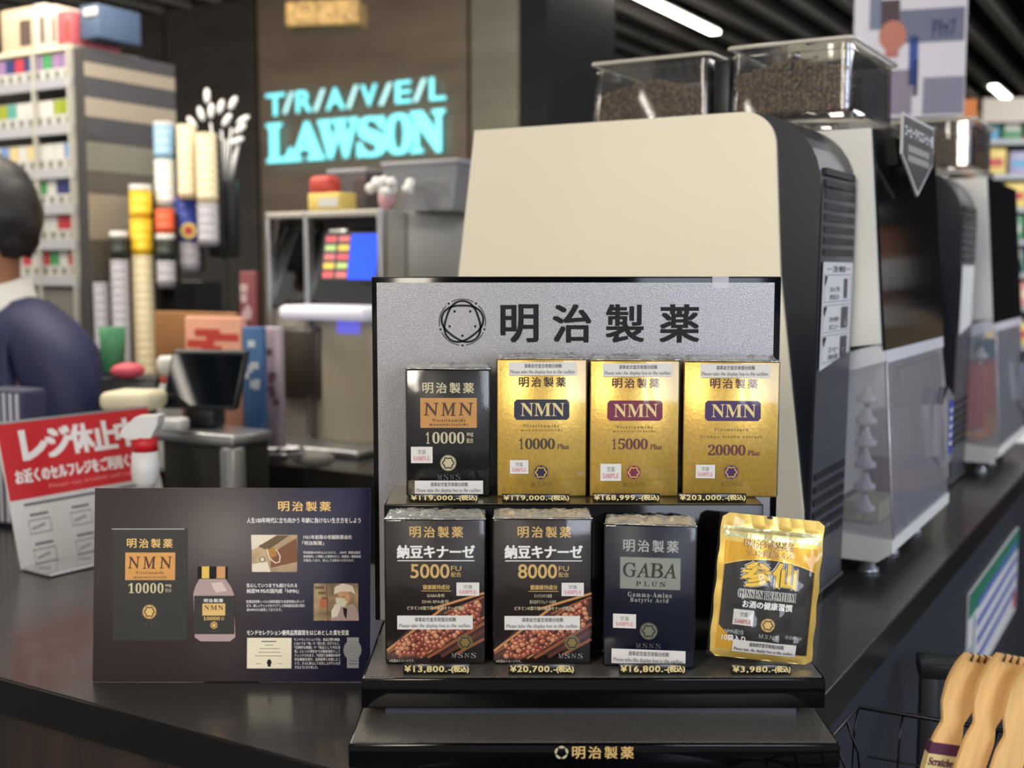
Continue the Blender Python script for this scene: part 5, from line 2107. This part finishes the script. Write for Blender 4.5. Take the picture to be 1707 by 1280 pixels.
def skin_mesh(name, pts, edges, rad, m, parent, sub=2):
    me = bpy.data.meshes.new(name)
    me.from_pydata(pts, edges, [])
    o = bpy.data.objects.new(name, me)
    COL.objects.link(o)
    md = o.modifiers.new('s', 'SKIN')
    md.use_smooth_shade = True
    for i, sv in enumerate(me.skin_vertices[0].data):
        r_ = rad[i]
        sv.radius = (r_, r_) if not isinstance(r_, tuple) else r_
        sv.use_root = (i == 0)
    s2 = o.modifiers.new('ss', 'SUBSURF')
    s2.levels = sub
    s2.render_levels = sub
    m2 = bpy.data.meshes.new_from_object(o.evaluated_get(bpy.context.evaluated_depsgraph_get()))
    bpy.data.objects.remove(o)
    m2.name = name
    m2.materials.clear()
    m2.materials.append(m)
    for p in m2.polygons:
        p.use_smooth = True
    o = bpy.data.objects.new(name, m2)
    COL.objects.link(o)
    o.parent = parent
    return o


hd = W(-14, 366, 2.52)                       # centre of the head
# person local frame: x to the person's left-hand side, -y the way the chest faces
pe = thing('cashier', 'person with short black hair, navy jacket and face mask behind the counter', 'person', (hd.x, hd.y, 0), R(-24))
HY = R(-74)
hz = hd.z
J = {'pel': (0, 0, hz - .66), 'sp': (0, .01, hz - .45), 'ch': (0, .01, hz - .28), 'nk': (0, .01, hz - .175), 'nk2': (0, .0, hz - .12), 'hb': (0, -.005, hz - .03), 'ht': (0, -.005, hz + .06),
     'sl': (.155, .01, hz - .30), 'el': (.235, .02, hz - .52), 'wl': (.245, -.03, hz - .76), 'sr': (-.155, .01, hz - .30), 'er': (-.235, .02, hz - .52), 'wr': (-.245, -.03, hz - .76),
     'hl': (.09, 0, hz - .74), 'kl': (.10, -.01, hz - 1.10), 'al': (.10, .02, .09), 'tl': (.10, -.13, .04), 'hr': (-.09, 0, hz - .74), 'kr': (-.10, -.01, hz - 1.10), 'ar': (-.10, .02, .09), 'tr': (-.10, -.13, .04)}
rad = {'pel': (.15, .10), 'sp': (.13, .095), 'ch': (.15, .105), 'nk': .055, 'nk2': .052, 'hb': .07, 'ht': .07, 'sl': .052, 'el': .042, 'wl': .028, 'sr': .052, 'er': .042, 'wr': .028,
       'hl': .085, 'kl': .058, 'al': .04, 'tl': .035, 'hr': .085, 'kr': .058, 'ar': .04, 'tr': .035}
ks = list(J)
E_ = [('pel', 'sp'), ('sp', 'ch'), ('ch', 'nk'), ('nk', 'nk2'), ('nk2', 'hb'), ('hb', 'ht'), ('ch', 'sl'), ('sl', 'el'), ('el', 'wl'), ('ch', 'sr'), ('sr', 'er'), ('er', 'wr'),
      ('pel', 'hl'), ('hl', 'kl'), ('kl', 'al'), ('al', 'tl'), ('pel', 'hr'), ('hr', 'kr'), ('kr', 'ar'), ('ar', 'tr')]
body = skin_mesh('body', [J[k] for k in ks], [(ks.index(a), ks.index(b)) for a, b in E_], [rad[k] for k in ks], skin_m, pe)
# head shape (joined to the body's neck)
t = MB()
hy = -.01
nu, nv = 28, 22
vs, fs = [], []
for j in range(nv + 1):
    th = math.pi * j / nv
    for i in range(nu):
        a = 2 * math.pi * i / nu
        dx, dy, dz = math.sin(th) * math.cos(a), math.sin(th) * math.sin(a), math.cos(th)
        rx, ry, rz_ = .075, .098, .118
        x, y, z = dx * rx, dy * ry, dz * rz_
        if z < -.02:
            k = min(1, (-z - .02) / .1)
            x *= 1 - .28 * k
            y = y * (1 - .15 * k) - .012 * k
        if y < -.05:
            fr = max(0, 1 - abs(x) / .03)
            y -= .020 * fr * math.exp(-((z + .012) / .022) ** 2)      # nose
            y += .008 * math.exp(-((z - .022) / .014) ** 2) * math.exp(-((abs(x) - .032) / .016) ** 2)   # eye sockets
            y -= .006 * fr * math.exp(-((z + .052) / .01) ** 2)
        vs.append((x, y + hy, z + hz))
for j in range(nv):
    for i in range(nu):
        i2 = (i + 1) % nu
        fs.append((j * nu + i, (j + 1) * nu + i, (j + 1) * nu + i2, j * nu + i2))
t.add(vs, fs, skin_m, True)
for sx in (-1, 1):
    t.ell((sx * .076, .006, hz - .012), (.009, .018, .031), skin_m, 10, 8, Matrix.Rotation(-.2, 3, 'X'))
    t.ell((sx * .080, .002, hz - .008), (.006, .009, .018), mat('skin_inner', (130, 78, 60), .6), 8, 6)
part('head', t, pe).rotation_euler = (0, 0, HY)
t = MB()
for sx in (-1, 1):
    t.ell((sx * .032, -.083, hz + .02), (.013, .008, .008), white_plastic, 10, 6)
    t.ell((sx * .032, -.0905, hz + .02), (.005, .003, .005), ink, 8, 6)
part('eyes', t, pe).rotation_euler = (0, 0, HY)
# hair cap with sideburns
t = MB()
vs, fs = [], []
nu, nv = 36, 16
rnd = random.Random(3)
for j in range(nv + 1):
    for i in range(nu):
        a = 2 * math.pi * i / nu
        dx, dy = math.cos(a), math.sin(a)
        low = 1.98 if dy > -.2 else 1.98 - 1.0 * min(1, (-dy - .2) / .6)
        low = 2.25 if dy > .55 else low
        if abs(dx) > .72 and -.45 < dy < .32:
            low = 1.78
        th = low * j / nv
        k = 1.0 + rnd.uniform(-.03, .05)
        x, y, z = math.sin(th) * dx * .089 * k, math.sin(th) * dy * .112 * k, math.cos(th) * .134 * k
        if z < -.02:
            x *= .90
        vs.append((x, y + hy + .004, z + hz + .004))
for j in range(nv):
    for i in range(nu):
        i2 = (i + 1) % nu
        fs.append((j * nu + i, (j + 1) * nu + i, (j + 1) * nu + i2, j * nu + i2))
t.add(vs, fs, hair_m, True)
part('hair', t, pe, 'short black hair').rotation_euler = (0, 0, HY)
t = MB()
vs, fs = [], []
for j in range(9):
    for i in range(13):
        a = R(-90 + (i - 6) * 11)
        z = -.018 - .085 * j / 8
        rr = 1 + .10 * math.sin(math.pi * j / 8)
        vs.append((.077 * rr * math.cos(a) * (1 - .12 * j / 8), .112 * rr * math.sin(a) + hy, hz + z))
for j in range(8):
    for i in range(12):
        k = j * 13 + i
        fs.append((k, k + 13, k + 14, k + 1))
t.add(vs, fs, white_plastic, True)
for sx in (-1, 1):
    t.tube([(sx * .062, -.075, hz - .03), (sx * .078, -.02, hz - .012), (sx * .084, .014, hz + .006), (sx * .083, .022, hz - .03), (sx * .076, -.03, hz - .07), (sx * .055, -.07, hz - .09)], .0016, white_plastic, 6)
part('face_mask', t, pe, 'white face mask').rotation_euler = (0, 0, HY)
t = MB()
for sx in (-1, 1):
    t.tube([(sx * .03 + .018 * math.cos(R(a_)), -.104, hz + .02 + .014 * math.sin(R(a_))) for a_ in range(0, 360, 30)], .0015, silver, 6, True)
    t.tube([(sx * .048, -.104, hz + .024), (sx * .080, -.04, hz + .022), (sx * .084, .01, hz + .018)], .0015, silver, 6)
part('glasses', t, pe, 'thin silver glasses').rotation_euler = (0, 0, HY)
# clothes
jk = {k: J[k] for k in ('pel', 'sp', 'ch', 'nk', 'sl', 'el', 'wl', 'sr', 'er', 'wr')}
jk['tl1'] = (.095, .01, hz - .215)
jk['tr1'] = (-.095, .01, hz - .215)
jk['sl'] = (.170, .01, hz - .300)
jk['sr'] = (-.170, .01, hz - .300)
jk['wl'] = (.244, -.025, hz - .73)
jk['wr'] = (-.244, -.025, hz - .73)
jk['nk'] = (0, .014, hz - .175)
jr = {'pel': (.185, .135), 'sp': (.165, .125), 'ch': (.185, .14), 'nk': .095, 'tl1': .085, 'tr1': .085, 'sl': .105, 'el': .068, 'wl': .048, 'sr': .105, 'er': .072, 'wr': .048}
kj = list(jk)
Ej = [e for e in E_ if e[0] in jk and e[1] in jk and e not in (('ch', 'sl'), ('ch', 'sr'))] + [('ch', 'tl1'), ('tl1', 'sl'), ('ch', 'tr1'), ('tr1', 'sr')]
skin_mesh('jacket', [jk[k] for k in kj], [(kj.index(a), kj.index(b)) for a, b in Ej], [jr[k] for k in kj], jacket_m, pe)['label'] = 'navy jacket'
t = MB()
n = 24
for k, (rx, ry, zz) in enumerate(((.088, .085, -.215), (.070, .068, -.165))):
    pass
vs = []
for (rx, ry, zz) in ((.086, .086, -.19), (.070, .070, -.125), (.064, .064, -.125), (.08, .08, -.19)):
    for i in range(n):
        a = 2 * math.pi * i / n
        vs.append((rx * math.cos(a), ry * math.sin(a) + .006, hz + zz - .02 * max(0, -math.sin(a))))
fs = []
for r_ in range(3):
    for i in range(n):
        i2 = (i + 1) % n
        fs.append((r_ * n + i, r_ * n + i2, (r_ + 1) * n + i2, (r_ + 1) * n + i))
t.add(vs, fs, white_paper, True)
part('shirt_collar', t, pe, 'white shirt collar')
t = MB()
for sx, s_ in ((1, 'l'), (-1, 'r')):
    w0 = Vector(J['w' + s_])
    d0 = (w0 - Vector(J['e' + s_])).normalized()
    t.ell(w0 + d0 * .05, (.040, .048, .017), skin_m, 10, 8, d0.to_track_quat('Y', 'Z').to_matrix())
    base = w0 + d0 * .085
    side = d0.cross(Vector((0, 0, 1))).normalized()
    for f_ in range(4):
        o0 = base + side * (f_ - 1.5) * .019
        L = (.062, .074, .07, .054)[f_]
        t.tube([o0, o0 + d0 * L * .5 + Vector((0, 0, -.006)), o0 + d0 * L * .85 + Vector((0, 0, -.028))], [.009, .008, .0065], skin_m, 8)
    o0 = w0 + d0 * .03 - side * sx * -.035
    t.tube([o0, o0 + side * sx * .022 + d0 * .03, o0 + side * sx * .028 + d0 * .055], [.011, .010, .008], skin_m, 8)
part('hands', t, pe)
t = MB()
trs = {k: J[k] for k in ('pel', 'hl', 'kl', 'al', 'hr', 'kr', 'ar')}
trr = {'pel': (.165, .12), 'hl': .105, 'kl': .078, 'al': .062, 'hr': .105, 'kr': .078, 'ar': .062}
kt = list(trs)
Et = [e for e in E_ if e[0] in trs and e[1] in trs]
skin_mesh('trousers', [trs[k] for k in kt], [(kt.index(a), kt.index(b)) for a, b in Et], [trr[k] for k in kt], black_matt, pe)
# a customer in the aisle, mirrored in the black glass of the machines
cu = dup(pe, None, (1.78, 2.95, 0))
cu.rotation_euler = (0, 0, R(-75))
cu['label'] = 'person with short black hair and beige coat in the aisle, mirrored in the machine glass'
for ch in cu.children:
    if ch.name.startswith('jacket'):
        ch.data = ch.data.copy()
        ch.data.materials[0] = mat('coat_beige', (176, 156, 130), .7)
        ch['label'] = 'beige coat'
    if ch.name.split('.')[0] in ('head', 'eyes', 'hair', 'face_mask', 'glasses'):
        ch.rotation_euler = (0, 0, R(10))

# striped bag at the left picture edge
bz_ = W(10, 650, 1.98).z - CZ
bp_ = W(8, 720, 1.98)
stp = thing('striped_bag', 'navy and white vertically striped bag on the counter at the left edge', 'bag', (bp_.x, 1.98, CZ + .0005), R(-25))
t = MB()
t.rbox(-.055, .04, 0, .06, 0, bz_, mat('bag_navy', (40, 42, 74), .6), .008)
part('bag_body', t, stp)
for k in range(6):
    t = MB()
    x = -.048 + k * .0150
    t.box(x, x + .008, -.001, 0, .01, bz_ - .006, mat('bag_white', (196, 196, 206), .6))
    part('stripe', t, stp)

# ------------------------------------------------------------ bottom right: back scratchers in a wire basket
bam = mat('bamboo', (226, 184, 122), .42, var=.18, vs=14, stretch=(6, 6, .5), coat=.1)
bam_edge = mat('bamboo_edge', (190, 138, 74), .5)


def scratcher(label, top, tilt, rz, lean, lab=False):
    """a flat bamboo strip: hooked toothed head, waisted neck, long handle"""
    root = thing('back_scratcher', label, 'back scratcher', top, 0, 'bamboo back scratchers in the basket')
    root.rotation_euler = (lean, tilt, rz)
    n = 60
    L = .222
    vs, fs = [], []
    for i in range(n + 1):
        s_ = L * i / n                        # distance below the tip
        PW_ = ((0, .0122), (.012, .0142), (.03, .0160), (.048, .0152), (.058, .0118), (.065, .0092), (.072, .0112), (.08, .0128), (.10, .0130), (.15, .0126), (.30, .012))
        for a_, b_ in zip(PW_, PW_[1:]):
            if a_[0] <= s_ <= b_[0]:
                w_ = a_[1] + (b_[1] - a_[1]) * (s_ - a_[0]) / (b_[0] - a_[0])
        hook = -.010 * math.exp(-s_ / .018)
        for (dx, dy) in ((-w_, -.002), (w_, -.002), (w_, .002), (-w_, .002)):
            vs.append((dx + .004 * math.exp(-s_ / .02) + .003 * math.sin(s_ * 30), hook + dy, -s_))
    for i in range(n):
        for k in range(4):
            k2 = (k + 1) % 4
            fs.append((i * 4 + k, i * 4 + k2, i * 4 + 4 + k2, i * 4 + 4 + k))
    fs += [(3, 2, 1, 0), (n * 4, n * 4 + 1, n * 4 + 2, n * 4 + 3)]
    t = MB()
    t.add(vs, fs, bam, False)
    part('strip', t, root)
    t = MB()
    for k in range(3):
        x = -.002 + k * .0060
        t.box(x - .0004, x + .0004, -.0125, -.0075, -.006, .0006, mat('tooth_gap', (70, 44, 22), .7))
    part('tooth_gap', t, root, 'dark gaps between the teeth')
    if lab:
        t = MB()
        t.box(-.0128, .0152, -.0034, .0034, -.108, -.084, mat('band_purple', (84, 42, 72), .5))
        t.box(-.0129, .0153, -.0035, .0035, -.135, -.094, mat('band_cream', (212, 196, 140), .5))
        t.txt('Scratcher', (-.0110, -.104, .0138, -.097), -.0038, mat('band_purple'), 'b', .02)
        t.txt('Back', (-.006, -.115, .0118, -.107), -.0038, mat('band_purple'), 'b', .02)
        part('paper_band', t, root, 'purple and cream paper band')
    return root


scratcher('leftmost bamboo back scratcher with a purple and cream paper band', W(1614, 1083, .96), R(11), R(8), R(4), True)
scratcher('middle bamboo back scratcher in the wire basket', W(1668, 1084, .945), R(12), R(6), R(2))
scratcher('rightmost bamboo back scratcher cut by the picture edge', W(1716, 1103, .93), R(9), R(4), R(3))
# wire basket
wm_ = mat('wire_black', (18, 18, 20), .35, metal=.3)
bp = W(1500, 1185, 1.10)
bk = thing('wire_basket', 'black wire basket holding the bamboo back scratchers', 'basket', (0, 0, 0))
t = MB()
zr = W(1431, 1178, 1.13).z
A1 = WZ(1392, 1222, zr)
A2 = WZ(1431, 1178, zr)
A3 = WZ(1600, 1206, zr)
d3 = (A3 - A2).normalized()
A4 = A2 + d3 * .30
dn = (A1 - A2)
A5 = A4 + dn * 2.7
A6 = A2 + dn * 2.7
t.tube([A6, A2, A4, A5], .0024, wm_, 8, True)
part('rim', t, bk)
zb2 = zr - .13
for i in range(8):
    p = A2.lerp(A4, i / 7)
    pq = A6.lerp(A5, i / 7)
    t = MB()
    t.tube([p, p.lerp(pq, .06) + Vector((0, 0, -.02)), p.lerp(pq, .12) + Vector((0, 0, zb2 - zr)), p.lerp(pq, .88) + Vector((0, 0, zb2 - zr)), pq], .0012, wm_, 6)
    part('wire', t, bk)
for i in range(1, 5):
    p = A2.lerp(A6, i / 5)
    pq = A4.lerp(A5, i / 5)
    t = MB()
    t.tube([p, p.lerp(pq, .04) + Vector((0, 0, -.03)), p.lerp(pq, .08) + Vector((0, 0, zb2 - zr)), p.lerp(pq, .92) + Vector((0, 0, zb2 - zr)), pq], .0012, wm_, 6)
    part('wire', t, bk)
for k in (.35, .7):
    t = MB()
    dz_ = Vector((0, 0, (zb2 - zr) * k))
    i_ = .12 * k
    t.tube([A2.lerp(A5, i_) + dz_, A4.lerp(A6, i_) + dz_, A5.lerp(A2, i_) + dz_, A6.lerp(A4, i_) + dz_], .0012, wm_, 6, True)
    part('wire', t, bk)
# wooden crate under the basket
cw = mat('crate_wood', (104, 76, 58), .6, var=.25, vs=10, stretch=(4, .5, 4), bump=.2, bs=50)
cr0 = thing('wooden_crate', 'brown planked wooden crate under the wire basket', 'crate', (A2.x + .06, A2.y - .28, zb2 - .004), R(-22))
for k in range(5):
    t = MB()
    t.rbox(-.02 + k * .066, .042 + k * .066, -.22, .30, -.014, 0, cw, .0015, 1)
    part('plank', t, cr0)
t = MB()
t.box(-.015, .31, -.21, -.195, -.07, -.014, cw)
t.box(-.015, .31, .28, .295, -.07, -.014, cw)
part('rail', t, cr0)
for k, (xx, yy_) in enumerate(((-.01, -.2), (.29, -.2), (-.01, .27), (.29, .27))):
    t = MB()
    t.box(xx, xx + .02, yy_, yy_ + .02, -(zb2 - .004), -.07, cw)
    part('leg', t, cr0)
# black chair-like frame behind
t = MB()
q = Pl(W(1530, 1110, 1.55), ANG + R(80), 0)
sf2 = thing('metal_rack_frame', 'black square metal frame standing beside the counter behind the basket', 'frame', (W(1535, 1110, 1.5).x, 1.5, 0), R(-14))
zt_ = W(1545, 1130, 1.5).z
for nm, bx in (('upright', (0, .024, 0, .02, 0, zt_)), ('upright', (.20, .224, 0, .02, 0, zt_)), ('top_rail', (-.002, .226, -.002, .05, zt_, zt_ + .02)), ('lower_rail', (.024, .20, 0, .02, zt_ - .3, zt_ - .28))):
    t = MB()
    t.rbox(*bx, black_satin, .002)
    part(nm, t, sf2)
